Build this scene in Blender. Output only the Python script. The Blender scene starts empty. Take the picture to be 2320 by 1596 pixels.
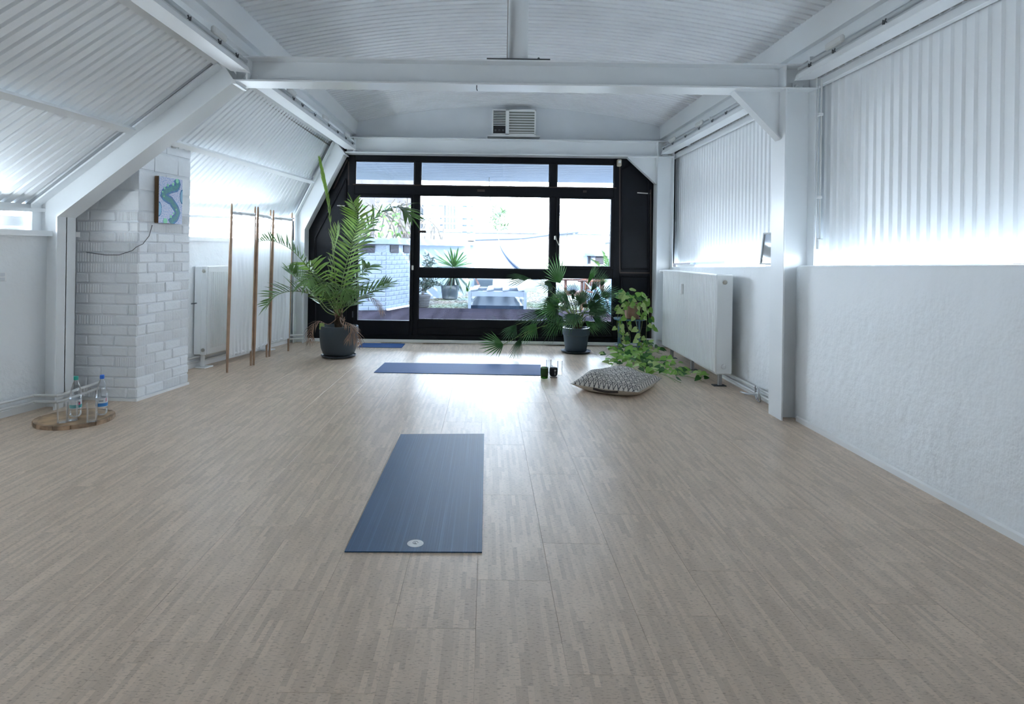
import bpy, bmesh, math, random
from mathutils import Vector, Matrix, Euler
random.seed(7)
sc = bpy.context.scene
COL = sc.collection
R = math.radians
V = Vector

# ------------------------------------------------------------------ camera
FPX, VPX, VPY, ROLL, EYE = 1437.0, 1103.0, 571.0, 0.0145, 1.325
cd = bpy.data.cameras.new('camera')
cam = bpy.data.objects.new('camera', cd); COL.objects.link(cam)
cd.sensor_width = 36.0; cd.lens = FPX / 2320 * 36.0
cd.shift_x = (1160 - VPX) / 2320; cd.shift_y = -(798 - VPY) / 2320
cd.clip_start = 0.05; cd.clip_end = 300
cam.matrix_world = Matrix.Translation((0, 0, EYE)) @ Matrix.Rotation(R(90), 4, 'X') @ Matrix.Rotation(ROLL, 4, 'Z')
sc.camera = cam
sc.view_settings.view_transform = 'Standard'
sc.view_settings.look = 'None'
sc.view_settings.gamma = 1.0
sc.view_settings.use_curve_mapping = False
sc.view_settings.exposure = 1.12
sc.cycles.max_bounces = 8
sc.cycles.diffuse_bounces = 6
sc.cycles.transparent_max_bounces = 16
sc.cycles.glossy_bounces = 3
sc.cycles.use_adaptive_sampling = True
sc.cycles.adaptive_threshold = 0.05
sc.cycles.caustics_reflective = False
sc.cycles.caustics_refractive = False
sc.cycles.sample_clamp_indirect = 8.0

# ------------------------------------------------------------------ sky, sun
SKY = 16.5
SUN = 10.0
w = bpy.data.worlds.new('sky'); sc.world = w; w.use_nodes = True
nt = w.node_tree; nt.nodes.clear()
wo = nt.nodes.new('ShaderNodeOutputWorld'); bg = nt.nodes.new('ShaderNodeBackground')
tc = nt.nodes.new('ShaderNodeTexCoord'); sx = nt.nodes.new('ShaderNodeSeparateXYZ'); cr = nt.nodes.new('ShaderNodeValToRGB')
cr.color_ramp.elements[0].position = 0.0; cr.color_ramp.elements[0].color = (0.80, 0.90, 1.0, 1)
cr.color_ramp.elements[1].position = 0.9; cr.color_ramp.elements[1].color = (0.58, 0.77, 1.0, 1)
nt.links.new(tc.outputs['Generated'], sx.inputs[0]); nt.links.new(sx.outputs['Z'], cr.inputs[0])
nt.links.new(cr.outputs[0], bg.inputs['Color']); bg.inputs['Strength'].default_value = SKY
nt.links.new(bg.outputs[0], wo.inputs[0])
sl = bpy.data.lights.new('sun', 'SUN'); sl.energy = SUN; sl.angle = R(0.6); sl.color = (1.0, 0.94, 0.84)
so = bpy.data.objects.new('sun', sl); COL.objects.link(so)
so.rotation_euler = V((0.35, -0.75, 0.50)).to_track_quat('Z', 'Y').to_euler()
def portal(name, loc, rot, sx_, sy_):
    l = bpy.data.lights.new(name, 'AREA'); l.shape = 'RECTANGLE'; l.size = sx_; l.size_y = sy_
    l.cycles.is_portal = True
    o = bpy.data.objects.new(name, l); COL.objects.link(o); o.location = loc; o.rotation_euler = rot
portal('portal_terrace', (-0.05, 9.3, 1.45), (R(-90), 0, 0), 3.9, 2.5)
portal('portal_right', (2.93, 3.2, 1.43), (0, R(90), 0), 0.36, 12)
portal('portal_left', (-3.75, 3.2, 1.52), (0, R(-90), R(-12.7)), 0.3, 13)

# ------------------------------------------------------------------ helpers
def at(px, py, Y):
    c, s = math.cos(ROLL), math.sin(ROLL); dx, dy = px - VPX, py - VPY
    return V(((dx * c + dy * s) / FPX * Y, Y, EYE - (dy * c - dx * s) / FPX * Y))
def onfloor(px, py, z=0.0):
    p = at(px, py, 1.0); t = (EYE - z) / (EYE - p.z)
    return V((p.x * t, t, z))
def lerp(a, b, t): return a + (b - a) * t
def lv(p0, p1, t): return V(p0).lerp(V(p1), t)
ORG = {}
def org(o):
    return ORG.get(o.name, V((0, 0, 0))) if o else V((0, 0, 0))

class MB:
    def __init__(s): s.v = []; s.f = []
    def add(s, vs, fs):
        n = len(s.v); s.v += [V(q) for q in vs]; s.f += [tuple(i + n for i in f) for f in fs]
    def box(s, x0, x1, y0, y1, z0, z1, bev=0.0, m=None):
        cx, cy, cz = (x0 + x1) / 2, (y0 + y1) / 2, (z0 + z1) / 2
        h = (abs(x1 - x0) / 2, abs(y1 - y0) / 2, abs(z1 - z0) / 2)
        M = Matrix.Translation((cx, cy, cz))
        if m is not None: M = m @ M
        s.hbox(h, bev, M)
        return s
    def hbox(s, h, bev, M):
        cs = [(a, b, c) for a in (-1, 1) for b in (-1, 1) for c in (-1, 1)]
        if bev <= 0:
            s.add([M @ V((a * h[0], b * h[1], c * h[2])) for a, b, c in cs],
                  [(0, 1, 3, 2), (4, 6, 7, 5), (0, 4, 5, 1), (2, 3, 7, 6), (0, 2, 6, 4), (1, 5, 7, 3)])
            return
        b = min(bev, min(h) * 0.95); vs = []
        for c in cs:
            for a in range(3):
                vs.append(M @ V([c[k] * (h[k] if k == a else h[k] - b) for k in range(3)]))
        idx = {c: i for i, c in enumerate(cs)}; fs = []
        for a in range(3):
            o = [k for k in range(3) if k != a]
            for sg in (-1, 1):
                q = []
                for u, w_ in ((-1, -1), (1, -1), (1, 1), (-1, 1)):
                    c = [0, 0, 0]; c[a] = sg; c[o[0]] = u; c[o[1]] = w_
                    q.append(idx[tuple(c)] * 3 + a)
                fs.append(tuple(q))
        for a in range(3):
            o = [k for k in range(3) if k != a]
            for u in (-1, 1):
                for w_ in (-1, 1):
                    c1 = [0, 0, 0]; c1[o[0]] = u; c1[o[1]] = w_; c2 = list(c1); c1[a] = -1; c2[a] = 1
                    i1, i2 = idx[tuple(c1)] * 3, idx[tuple(c2)] * 3
                    fs.append((i1 + o[0], i2 + o[0], i2 + o[1], i1 + o[1]))
        for c in cs: fs.append((idx[c] * 3, idx[c] * 3 + 1, idx[c] * 3 + 2))
        s.add(vs, fs)
    def bar(s, p0, p1, wd, th, up=(0, 0, 1), bev=0.0):
        p0, p1 = V(p0), V(p1); d = p1 - p0; L = d.length; d.normalize()
        sd = d.cross(V(up)); sd.normalize(); u = sd.cross(d)
        M = Matrix(((d.x, sd.x, u.x, 0), (d.y, sd.y, u.y, 0), (d.z, sd.z, u.z, 0), (0, 0, 0, 1)))
        M.translation = (p0 + p1) / 2
        s.hbox((L / 2, wd / 2, th / 2), bev, M); return s
    def prism(s, pts, off):
        n = len(pts); off = V(off); vs = [V(p) for p in pts] + [V(p) + off for p in pts]
        s.add(vs, [tuple(range(n)), tuple(range(2 * n - 1, n - 1, -1))] + [(i, (i + 1) % n, n + (i + 1) % n, n + i) for i in range(n)])
        return s
    def grid(s, rows):
        n, m = len(rows), len(rows[0]); s.add([p for r_ in rows for p in r_],
            [(i * m + j, i * m + j + 1, (i + 1) * m + j + 1, (i + 1) * m + j) for i in range(n - 1) for j in range(m - 1)]); return s
    def tube(s, path, r, n=8, cap=True):
        path = [V(p) for p in path]; N = len(path); rs = r if isinstance(r, (list, tuple)) else [r] * N
        ref = None; rings = []
        for i, p in enumerate(path):
            t = (path[min(i + 1, N - 1)] - path[max(i - 1, 0)])
            if t.length < 1e-9: t = V((0, 0, 1))
            t.normalize()
            if ref is None: ref = V((0, 0, 1)) if abs(t.z) < .9 else V((1, 0, 0))
            a = (ref - t * ref.dot(t))
            if a.length < 1e-6: a = t.orthogonal()
            a.normalize(); ref = a
            b = t.cross(a)
            rings.append([p + (a * math.cos(k * 2 * math.pi / n) + b * math.sin(k * 2 * math.pi / n)) * rs[i] for k in range(n)])
        vs = [q for g in rings for q in g]
        fs = [(i * n + k, i * n + (k + 1) % n, (i + 1) * n + (k + 1) % n, (i + 1) * n + k) for i in range(N - 1) for k in range(n)]
        if cap: fs += [tuple(range(n)), tuple((N - 1) * n + k for k in range(n))]
        s.add(vs, fs); return s
    def lathe(s, c, prof, n=24, cap=True):
        vs = []; fs = []; N = len(prof)
        for r_, z in prof:
            for k in range(n):
                a = 2 * math.pi * k / n; vs.append(V((c[0] + r_ * math.cos(a), c[1] + r_ * math.sin(a), c[2] + z)))
        fs = [(i * n + k, i * n + (k + 1) % n, (i + 1) * n + (k + 1) % n, (i + 1) * n + k) for i in range(N - 1) for k in range(n)]
        if cap: fs += [tuple(range(n)), tuple((N - 1) * n + k for k in range(n))]
        s.add(vs, fs); return s
    def mesh(s, name, mat, smooth=False, o=None):
        o = o or V((0, 0, 0))
        me = bpy.data.meshes.new(name); me.from_pydata([tuple(q - o) for q in s.v], [], s.f)
        bm = bmesh.new(); bm.from_mesh(me); bmesh.ops.recalc_face_normals(bm, faces=bm.faces[:]); bm.to_mesh(me); bm.free()
        if smooth:
            for p in me.polygons: p.use_smooth = True
            me.set_sharp_from_angle(angle=R(40)) if smooth != 'all' else None
        if mat: me.materials.append(mat)
        return me
    def build(s, name, mat, parent=None, smooth=False, label=None, cat=None, group=None, kind=None, o=None):
        base = org(parent) if parent else (V(o) if o is not None else V((0, 0, 0)))
        ob = bpy.data.objects.new(name, s.mesh(name, mat, smooth, base)); COL.objects.link(ob)
        ORG[ob.name] = base
        if parent: ob.parent = parent
        elif o is not None: ob.location = base
        tag(ob, label, cat, group, kind); return ob
def place(mb, name, mat, parent, Mw, smooth=False):
    ob = bpy.data.objects.new(name, mb.mesh(name, mat, smooth)); COL.objects.link(ob); ob.parent = parent
    ob.matrix_local = Matrix.Translation(-org(parent)) @ Mw; ORG[ob.name] = V((0, 0, 0)); return ob
def tag(o, label=None, cat=None, group=None, kind=None):
    if label: o['label'] = label
    if cat: o['category'] = cat
    if group: o['group'] = group
    if kind: o['kind'] = kind
    return o
def thing(name, label, cat, loc, group=None, kind=None):
    o = bpy.data.objects.new(name, None); COL.objects.link(o); o.location = V(loc); o.empty_display_size = 0.1
    ORG[o.name] = V(loc); return tag(o, label, cat, group, kind)
def inst(name, me, parent, loc=(0, 0, 0), rot=None, scale=None, M=None):
    o = bpy.data.objects.new(name, me); COL.objects.link(o)
    if parent: o.parent = parent
    if M is not None: o.matrix_local = M
    else:
        o.location = V(loc) - org(parent)
        if rot: o.rotation_euler = rot
        if scale: o.scale = scale
    return o
def B(x0, x1, y0, y1, z0, z1, bev=0.0): return MB().box(x0, x1, y0, y1, z0, z1, bev)

# ------------------------------------------------------------------ materials
def P(name, col, rough=0.5, metal=0.0, spec=0.5, bump=None, var=None, trans=0.0, coat=0.0, detail=2):
    m = bpy.data.materials.new(name); m.use_nodes = True; n = m.node_tree.nodes; L = m.node_tree.links
    b = n['Principled BSDF']; b.inputs['Base Color'].default_value = (*col, 1); b.inputs['Roughness'].default_value = rough
    b.inputs['Metallic'].default_value = metal; b.inputs['Specular IOR Level'].default_value = spec
    if trans: b.inputs['Transmission Weight'].default_value = trans
    if coat: b.inputs['Coat Weight'].default_value = coat
    if bump or var:
        t = n.new('ShaderNodeTexCoord')
    if var:
        amt, scl = var[0], var[1]; c2 = var[2] if len(var) > 2 else tuple(max(0, c * (1 - amt)) for c in col)
        nz = n.new('ShaderNodeTexNoise'); nz.inputs['Scale'].default_value = scl; nz.inputs['Detail'].default_value = detail
        rp = n.new('ShaderNodeValToRGB'); rp.color_ramp.elements[0].position = .35; rp.color_ramp.elements[1].position = .65
        rp.color_ramp.elements[0].color = (*col, 1); rp.color_ramp.elements[1].color = (*c2, 1)
        L.new(t.outputs['Object'], nz.inputs['Vector']); L.new(nz.outputs[0], rp.inputs[0]); L.new(rp.outputs[0], b.inputs['Base Color'])
    if bump:
        nb = n.new('ShaderNodeTexNoise'); nb.inputs['Scale'].default_value = bump[1]; nb.inputs['Detail'].default_value = 2
        bp = n.new('ShaderNodeBump'); bp.inputs['Strength'].default_value = bump[0]; bp.inputs['Distance'].default_value = bump[2] if len(bump) > 2 else 0.01
        L.new(t.outputs['Object'], nb.inputs['Vector']); L.new(nb.outputs[0], bp.inputs['Height']); L.new(bp.outputs[0], b.inputs['Normal'])
    return m
def thin_glass(name, tint=(1, 1, 1), edge=0.35, base=0.05, rough=0.0, gl=(1, 1, 1)):
    m = bpy.data.materials.new(name); m.use_nodes = True; n = m.node_tree.nodes; L = m.node_tree.links
    n.clear(); o = n.new('ShaderNodeOutputMaterial'); t = n.new('ShaderNodeBsdfTransparent'); g = n.new('ShaderNodeBsdfGlossy')
    t.inputs[0].default_value = (*tint, 1); g.inputs['Roughness'].default_value = rough; g.inputs['Color'].default_value = (*gl, 1)
    fr = n.new('ShaderNodeFresnel'); fr.inputs[0].default_value = 1.45
    mp = n.new('ShaderNodeMapRange'); mp.inputs['From Min'].default_value = 0.03; mp.inputs['From Max'].default_value = 1.0
    mp.inputs['To Min'].default_value = base; mp.inputs['To Max'].default_value = base + edge; 
    x = n.new('ShaderNodeMixShader'); L.new(fr.outputs[0], mp.inputs['Value']); L.new(mp.outputs[0], x.inputs[0])
    L.new(t.outputs[0], x.inputs[1]); L.new(g.outputs[0], x.inputs[2]); L.new(x.outputs[0], o.inputs[0]); return m

M = {}
M['paint'] = P('white_steel_paint', (.86, .885, .90), .28, var=(.05, 1.3))
M['sheet'] = P('white_corrugated_paint', (.87, .895, .915), .42)
M['sheet2'] = P('white_ceiling_paint', (.88, .90, .92), .5, var=(.06, 3.0))
M['white'] = P('white_lacquer', (.87, .88, .88), .32)
M['rad'] = P('radiator_enamel', (.86, .88, .88), .3)
M['trough'] = P('white_reflector', (.86, .88, .90), .25)
M['gable'] = P('grey_gable_paint', (.80, .83, .86), .6, bump=(.1, 12), var=(.07, 2))
M['brick'] = P('painted_brick', (.85, .875, .90), .55, bump=(.55, 38, .006), var=(.05, 6))
M['mortar'] = P('painted_mortar', (.78, .81, .84), .7, bump=(.5, 40, .005))
M['black'] = P('black_frame_wood', (.004, .005, .008), .5, spec=.2)
M['blackpan'] = P('black_panel_wood', (.006, .008, .013), .5, spec=.25, var=(.4, 2.5))
M['brown'] = P('brown_trim_wood', (.045, .028, .022), .5)
M['dark'] = P('dark_void', (.02, .02, .022), .8)
M['gap'] = P('brown_grey_gap', (.24, .225, .21), .8)
M['steel'] = P('grey_metal', (.45, .46, .47), .35, 0.9)
M['darkmetal'] = P('dark_clip_metal', (.10, .11, .12), .5, 0.5)
M['nickel'] = P('worn_nickel', (.55, .53, .48), .35, .8)
M['cream'] = P('cream_plastic', (.55, .50, .40), .5)
M['glass'] = thin_glass('window_glass', (.97, .985, 1.0), .55, .02)
M['tumbler'] = thin_glass('clear_drinking_glass', (.985, .99, .99), .5, .03, .05)
M['pet'] = thin_glass('clear_bottle_plastic', (.95, .97, .99), .6, .05, .06)
M['greenglass'] = thin_glass('green_glass', (.10, .38, .02), .6, .05)
M['pipe'] = P('pipe_paint', (.70, .71, .70), .4)
M['oak'] = P('light_beech_wood', (.46, .30, .20), .45, var=(.25, 7))
M['pot'] = P('slate_pot', (.045, .060, .075), .55, bump=(.15, 40))
M['pot2'] = P('blue_grey_pot', (.035, .058, .082), .42)
M['terra'] = P('terracotta', (.42, .24, .17), .7, var=(.15, 12))
M['soil'] = P('potting_soil', (.03, .022, .016), .95, bump=(1, 60))
M['blue'] = P('blue_stand_metal', (.075, .17, .25), .4)
M['frond'] = P('palm_green', (.115, .25, .05), .42, var=(.5, 3.5))
M['frondlime'] = P('palm_lime', (.28, .48, .07), .45, var=(.4, 4))
M['stalk'] = P('palm_stalk', (.22, .31, .09), .5, var=(.3, 5))
M['dry'] = P('dry_frond', (.36, .22, .15), .7, var=(.4, 8))
M['trunk'] = P('palm_trunk', (.10, .06, .035), .9, bump=(1, 40, .02), var=(.5, 15))
M['fan'] = P('fan_palm_green', (.075, .19, .08), .36, var=(.5, 4))
M['fan2'] = P('fan_palm_bright', (.11, .30, .08), .40, var=(.4, 4))
M['leafa'] = P('pothos_green', (.09, .29, .025), .38, var=(.5, 22, (.26, .45, .07)))
M['leafb'] = P('pothos_dark', (.03, .16, .018), .36, var=(.4, 14))
M['leafc'] = P('pothos_cream', (.24, .44, .07), .40, var=(.5, 20, (.50, .58, .26)))
M['vine'] = P('vine_stem', (.22, .28, .09), .5)
M['label_w'] = P('label_white', (.7, .73, .76), .4)
M['teal'] = P('cap_teal', (.02, .36, .29), .4)
M['capblue'] = P('cap_blue', (.02, .16, .72), .4)
M['tealband'] = P('label_teal', (.10, .42, .44), .4)
M['blueband'] = P('label_blue', (.04, .22, .58), .4)
M['pink'] = P('label_pink', (.62, .10, .22), .4)
M['ink'] = P('print_ink', (.05, .07, .12), .5)
M['matdark'] = None
M['speaker'] = P('speaker_fabric', (.006, .006, .008), .75, bump=(.4, 300))
M['whiteprint'] = P('white_print', (.75, .75, .74), .5)
M['creamcloth'] = P('cream_canvas', (.60, .54, .46), .9, bump=(.3, 150))
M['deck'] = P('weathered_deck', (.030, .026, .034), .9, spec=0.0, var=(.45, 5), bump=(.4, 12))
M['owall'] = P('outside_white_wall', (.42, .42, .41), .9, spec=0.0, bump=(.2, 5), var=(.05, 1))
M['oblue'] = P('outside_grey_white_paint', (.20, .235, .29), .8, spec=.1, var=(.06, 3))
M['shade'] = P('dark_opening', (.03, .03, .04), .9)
M['roofgrey'] = P('roof_felt', (.55, .54, .52), .9, var=(.3, 3))
M['dome'] = P('skylight_plastic', (.075, .09, .11), .35, spec=.25)
M['curb'] = P('skylight_curb', (.02, .032, .055), .6, spec=.1)
M['yucca'] = P('yucca_green', (.035, .10, .02), .6, spec=.2, var=(.4, 4))
M['olive'] = P('olive_leaf', (.045, .07, .055), .7, spec=.2, var=(.4, 9))
M['twig'] = P('bare_twig', (.14, .12, .10), .9, var=(.3, 6))
M['wicker'] = P('grey_wicker', (.09, .09, .095), .9, spec=.1)
M['teak'] = P('teak_chair', (.11, .06, .05), .7, spec=.1, var=(.3, 10))
M['stripe'] = None

# ---- cork floor planks
def cork(name, tint=1.0, rough=.38):
    m = bpy.data.materials.new(name); m.use_nodes = True; n = m.node_tree.nodes; L = m.node_tree.links; b = n['Principled BSDF']
    t = n.new('ShaderNodeTexCoord'); oi = n.new('ShaderNodeObjectInfo')
    mul = n.new('ShaderNodeVectorMath'); mul.operation = 'MULTIPLY'; mul.inputs[1].default_value = (37.3, 53.1, 0)
    cx = n.new('ShaderNodeCombineXYZ'); L.new(oi.outputs['Random'], cx.inputs[0]); L.new(oi.outputs['Random'], cx.inputs[1]); L.new(cx.outputs[0], mul.inputs[0])
    ad = n.new('ShaderNodeVectorMath'); L.new(t.outputs['Object'], ad.inputs[0]); L.new(mul.outputs[0], ad.inputs[1])
    sp = n.new('ShaderNodeSeparateXYZ'); L.new(ad.outputs[0], sp.inputs[0])
    sw = n.new('ShaderNodeCombineXYZ'); L.new(sp.outputs['Y'], sw.inputs[0]); L.new(sp.outputs['X'], sw.inputs[1])
    br = n.new('ShaderNodeTexBrick'); br.offset = .37; br.offset_frequency = 2; br.squash = 1.6; br.squash_frequency = 3
    br.inputs['Scale'].default_value = 1.0; br.inputs['Brick Width'].default_value = .21; br.inputs['Row Height'].default_value = .0185
    br.inputs['Mortar Size'].default_value = .0; br.inputs['Color1'].default_value = (.72 * tint, .57 * tint, .445 * tint, 1); br.inputs['Color2'].default_value = (.57 * tint, .45 * tint, .35 * tint, 1)
    L.new(sw.outputs[0], br.inputs['Vector'])
    mp = n.new('ShaderNodeMapping'); mp.inputs['Scale'].default_value = (60, 160, 1); L.new(ad.outputs[0], mp.inputs[0])
    nz = n.new('ShaderNodeTexNoise'); nz.inputs['Scale'].default_value = 1; nz.inputs['Detail'].default_value = 3; L.new(mp.outputs[0], nz.inputs['Vector'])
    rp = n.new('ShaderNodeValToRGB'); rp.color_ramp.elements[0].position = .30; rp.color_ramp.elements[0].color = (.55, .52, .50, 1)
    rp.color_ramp.elements[1].position = .46; rp.color_ramp.elements[1].color = (1, 1, 1, 1); L.new(nz.outputs[0], rp.inputs[0])
    mx = n.new('ShaderNodeMix'); mx.data_type = 'RGBA'; mx.blend_type = 'MULTIPLY'; mx.inputs[0].default_value = .8
    L.new(br.outputs[0], mx.inputs[6]); L.new(rp.outputs[0], mx.inputs[7])
    n2 = n.new('ShaderNodeTexNoise'); n2.inputs['Scale'].default_value = 5; L.new(ad.outputs[0], n2.inputs['Vector'])
    hs = n.new('ShaderNodeHueSaturation'); mr = n.new('ShaderNodeMapRange'); mr.inputs['To Min'].default_value = .9; mr.inputs['To Max'].default_value = 1.1
    L.new(n2.outputs[0], mr.inputs[0]); L.new(mr.outputs[0], hs.inputs['Value']); L.new(mx.outputs[2], hs.inputs['Color']); L.new(hs.outputs[0], b.inputs['Base Color'])
    b.inputs['Roughness'].default_value = rough; b.inputs['Specular IOR Level'].default_value = .27
    bp = n.new('ShaderNodeBump'); bp.inputs['Strength'].default_value = .06; bp.inputs['Distance'].default_value = .003
    L.new(nz.outputs[0], bp.inputs['Height']); L.new(bp.outputs[0], b.inputs['Normal'])
    return m
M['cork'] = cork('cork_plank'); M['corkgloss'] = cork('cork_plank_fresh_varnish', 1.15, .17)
# ---- plaster with rough patches low on the wall
def plaster():
    m = bpy.data.materials.new('rough_plaster'); m.use_nodes = True; n = m.node_tree.nodes; L = m.node_tree.links; b = n['Principled BSDF']
    b.inputs['Base Color'].default_value = (.86, .885, .90, 1); b.inputs['Roughness'].default_value = .62
    t = n.new('ShaderNodeTexCoord')
    a = n.new('ShaderNodeTexNoise'); a.inputs['Scale'].default_value = 2.6; a.inputs['Detail'].default_value = 5; a.inputs['Roughness'].default_value = .6
    c = n.new('ShaderNodeTexNoise'); c.inputs['Scale'].default_value = 10; c.inputs['Detail'].default_value = 4
    v = n.new('ShaderNodeTexVoronoi'); v.inputs['Scale'].default_value = 9; 
    sp = n.new('ShaderNodeSeparateXYZ'); mr = n.new('ShaderNodeMapRange'); mr.inputs['From Min'].default_value = .40; mr.inputs['From Max'].default_value = .80
    mr.inputs['To Min'].default_value = 1.0; mr.inputs['To Max'].default_value = .12
    for x in (a, c, v): L.new(t.outputs['Object'], x.inputs['Vector'])
    L.new(t.outputs['Object'], sp.inputs[0])
    wob = n.new('ShaderNodeMath'); wob.operation = 'MULTIPLY_ADD'; wob.inputs[1].default_value = .5; L.new(a.outputs[0], wob.inputs[0]); L.new(sp.outputs['Z'], wob.inputs[2])
    sb = n.new('ShaderNodeMath'); sb.operation = 'SUBTRACT'; sb.inputs[1].default_value = .25; L.new(wob.outputs[0], sb.inputs[0]); L.new(sb.outputs[0], mr.inputs[0])
    m1 = n.new('ShaderNodeMath'); m1.operation = 'MULTIPLY'; L.new(c.outputs[0], m1.inputs[0]); L.new(mr.outputs[0], m1.inputs[1])
    m2 = n.new('ShaderNodeMath'); m2.operation = 'MULTIPLY_ADD'; m2.inputs[1].default_value = 2.2; L.new(a.outputs[0], m2.inputs[0]); L.new(m1.outputs[0], m2.inputs[2])
    bp = n.new('ShaderNodeBump'); bp.inputs['Strength'].default_value = .6; bp.inputs['Distance'].default_value = .024
    L.new(m2.outputs[0], bp.inputs['Height']); L.new(bp.outputs[0], b.inputs['Normal']); return m
M['plaster'] = plaster()
def yoga(name, c1, c2, scl, rough, axis, spec):
    m = bpy.data.materials.new(name); m.use_nodes = True; n = m.node_tree.nodes; L = m.node_tree.links; b = n['Principled BSDF']
    t = n.new('ShaderNodeTexCoord'); mp = n.new('ShaderNodeMapping'); mp.inputs['Scale'].default_value = (scl, .6, 1) if axis == 0 else (.6, scl, 1)
    nz = n.new('ShaderNodeTexNoise'); nz.inputs['Scale'].default_value = 1; nz.inputs['Detail'].default_value = 2
    L.new(t.outputs['Object'], mp.inputs[0]); L.new(mp.outputs[0], nz.inputs['Vector'])
    rp = n.new('ShaderNodeValToRGB'); rp.color_ramp.elements[0].position = .52; rp.color_ramp.elements[1].position = .75
    rp.color_ramp.elements[0].color = (*c1, 1); rp.color_ramp.elements[1].color = (*c2, 1)
    L.new(nz.outputs[0], rp.inputs[0]); L.new(rp.outputs[0], b.inputs['Base Color']); b.inputs['Roughness'].default_value = rough; b.inputs['Specular IOR Level'].default_value = spec
    bp = n.new('ShaderNodeBump'); bp.inputs['Strength'].default_value = .3; bp.inputs['Distance'].default_value = .002
    L.new(nz.outputs[0], bp.inputs['Height']); L.new(bp.outputs[0], b.inputs['Normal']); return m
M['matdark'] = yoga('slate_blue_mat', (.014, .060, .145), (.035, .10, .21), 190, .5, 0, .42)
M['matblue'] = yoga('blue_mat', (.022, .075, .22), (.028, .09, .26), 20, .7, 1, .22)
# ------------------------------------------------------------------ setting: floor
floor = MB()
floor.box(-6, 3.0, -2.9, 1.25, -.12, 0); floor.box(-6, 3.0, 1.25, 9.35, -.12, -.0085)
floor = floor.build('floor', M['cork'], label='warm grey-brown cork strip floor across the whole room', cat='floor', kind='structure')
PW, PL = .2945, .90
pm = B(-PW / 2 + .0004, PW / 2 - .0004, -PL / 2 + .0004, PL / 2 - .0004, -.008, 0, .0006).mesh('plank', M['cork'])
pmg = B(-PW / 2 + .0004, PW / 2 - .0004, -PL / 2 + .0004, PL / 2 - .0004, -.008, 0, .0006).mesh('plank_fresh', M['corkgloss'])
for ci in range(-15, 9):
    xc = -.02 + PW / 2 + ci * PW
    ph = 5.26 + ((ci * 0.37) % 1.0) * PL
    for k in range(-6, 7):
        y = ph + PL / 2 + k * PL
        if y - PL / 2 < 1.25 - .001 and y + PL / 2 < 1.7: continue
        if y - PL / 2 < 1.25 or y + PL / 2 > 9.6: continue
        if xc < -3.95 + .2 * (y - 4.5) - .3: continue
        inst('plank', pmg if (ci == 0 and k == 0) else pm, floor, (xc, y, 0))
# short filler under the row ends close to the camera is the base slab itself
MB().box(-6, 3.0, 1.25, 2.15, -.0085, -.0006).build('plank', M['cork'], floor)

# ------------------------------------------------------------------ setting: left profile, right profile
K1, T1 = at(70, 460, 5.1), at(490, 139, 5.1); K2, T2 = at(667, 490, 9.05), at(753, 318, 9.05)
R1, R2 = at(300, 297, 5.1), at(712, 414, 9.05)
def Kf(Y): return lv(K1, K2, (Y - 5.1) / 3.95)
def Tf(Y): return lv(T1, T2, (Y - 5.1) / 3.95)
def Rf(Y): return lv(R1, R2, (Y - 5.1) / 3.95)
def WL(Y): return -3.66 + .222 * (Y - 5.0)          # left wall inner face
def corrug(y0, y1, pitch=.092, groove=.020, depth=.028):
    ys = []; y = y0
    while y < y1:
        ys += [(y, 0), (y + pitch - groove - .012, 0), (y + pitch - groove, 1), (y + pitch - .008, 1)]
        y += pitch
    return [(a, b * depth) for a, b in ys]
# left sloping sheets (lower and upper, overlapping at the rail)
def left_sheet(ta, tb, lift):
    mb = MB(); rows = []
    for y, d in corrug(-2.7, 9.2):
        k, t = Kf(y), Tf(y); ax = (t - k); nrm = V((-ax.z, 0, ax.x)).normalized()
        rows.append([k.lerp(t, u) + nrm * (.012 + d + lift) for u in (ta, (ta + tb) / 2, tb)])
    return mb.grid(rows)
tr = (R1 - K1).length / (T1 - K1).length
ls = left_sheet(tr - .02, 1.0, 0.0).build('wall_left_upper_slope', M['sheet'], label='white corrugated sheet on the upper part of the left roof slope', cat='wall', kind='structure')
ls = left_sheet(-.035, tr + .03, .022).build('wall_left_lower_slope', M['sheet'], label='white corrugated sheet on the lower part of the left slope above the strip window', cat='wall', kind='structure')
mb = MB()
for a, b in ((-2.7, 5.1), (5.3, 9.0)):
    ax = (T1 - K1).normalized(); nrm = V((ax.z, 0, -ax.x))
    mb.bar(Rf(a) + nrm * .0, Rf(b) + nrm * .0, .055, .03, up=nrm)
mb.build('trim_1', M['paint'], label='white steel rail running along the middle of the left roof slope', cat='rail', kind='structure')
mb = MB()
for a, b in ((-2.7, 5.1), (5.3, 9.0)):
    mb.bar(Tf(a) + V((.0, 0, .0)), Tf(b), .06, .025, up=(-.6, 0, .8))
mb.build('trim_2', M['paint'], label='white flashing strip along the top edge of the left slope sheets', cat='trim', kind='structure')
mb = MB()   # eave rail carrying the lower sheet
mb.bar(Kf(-2.7) + V((-.02, 0, -.055)), Kf(9.05) + V((-.02, 0, -.055)), .07, .03)
mb.build('trim_3', M['paint'], label='white eave rail above the left strip window', cat='rail', kind='structure')

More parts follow.
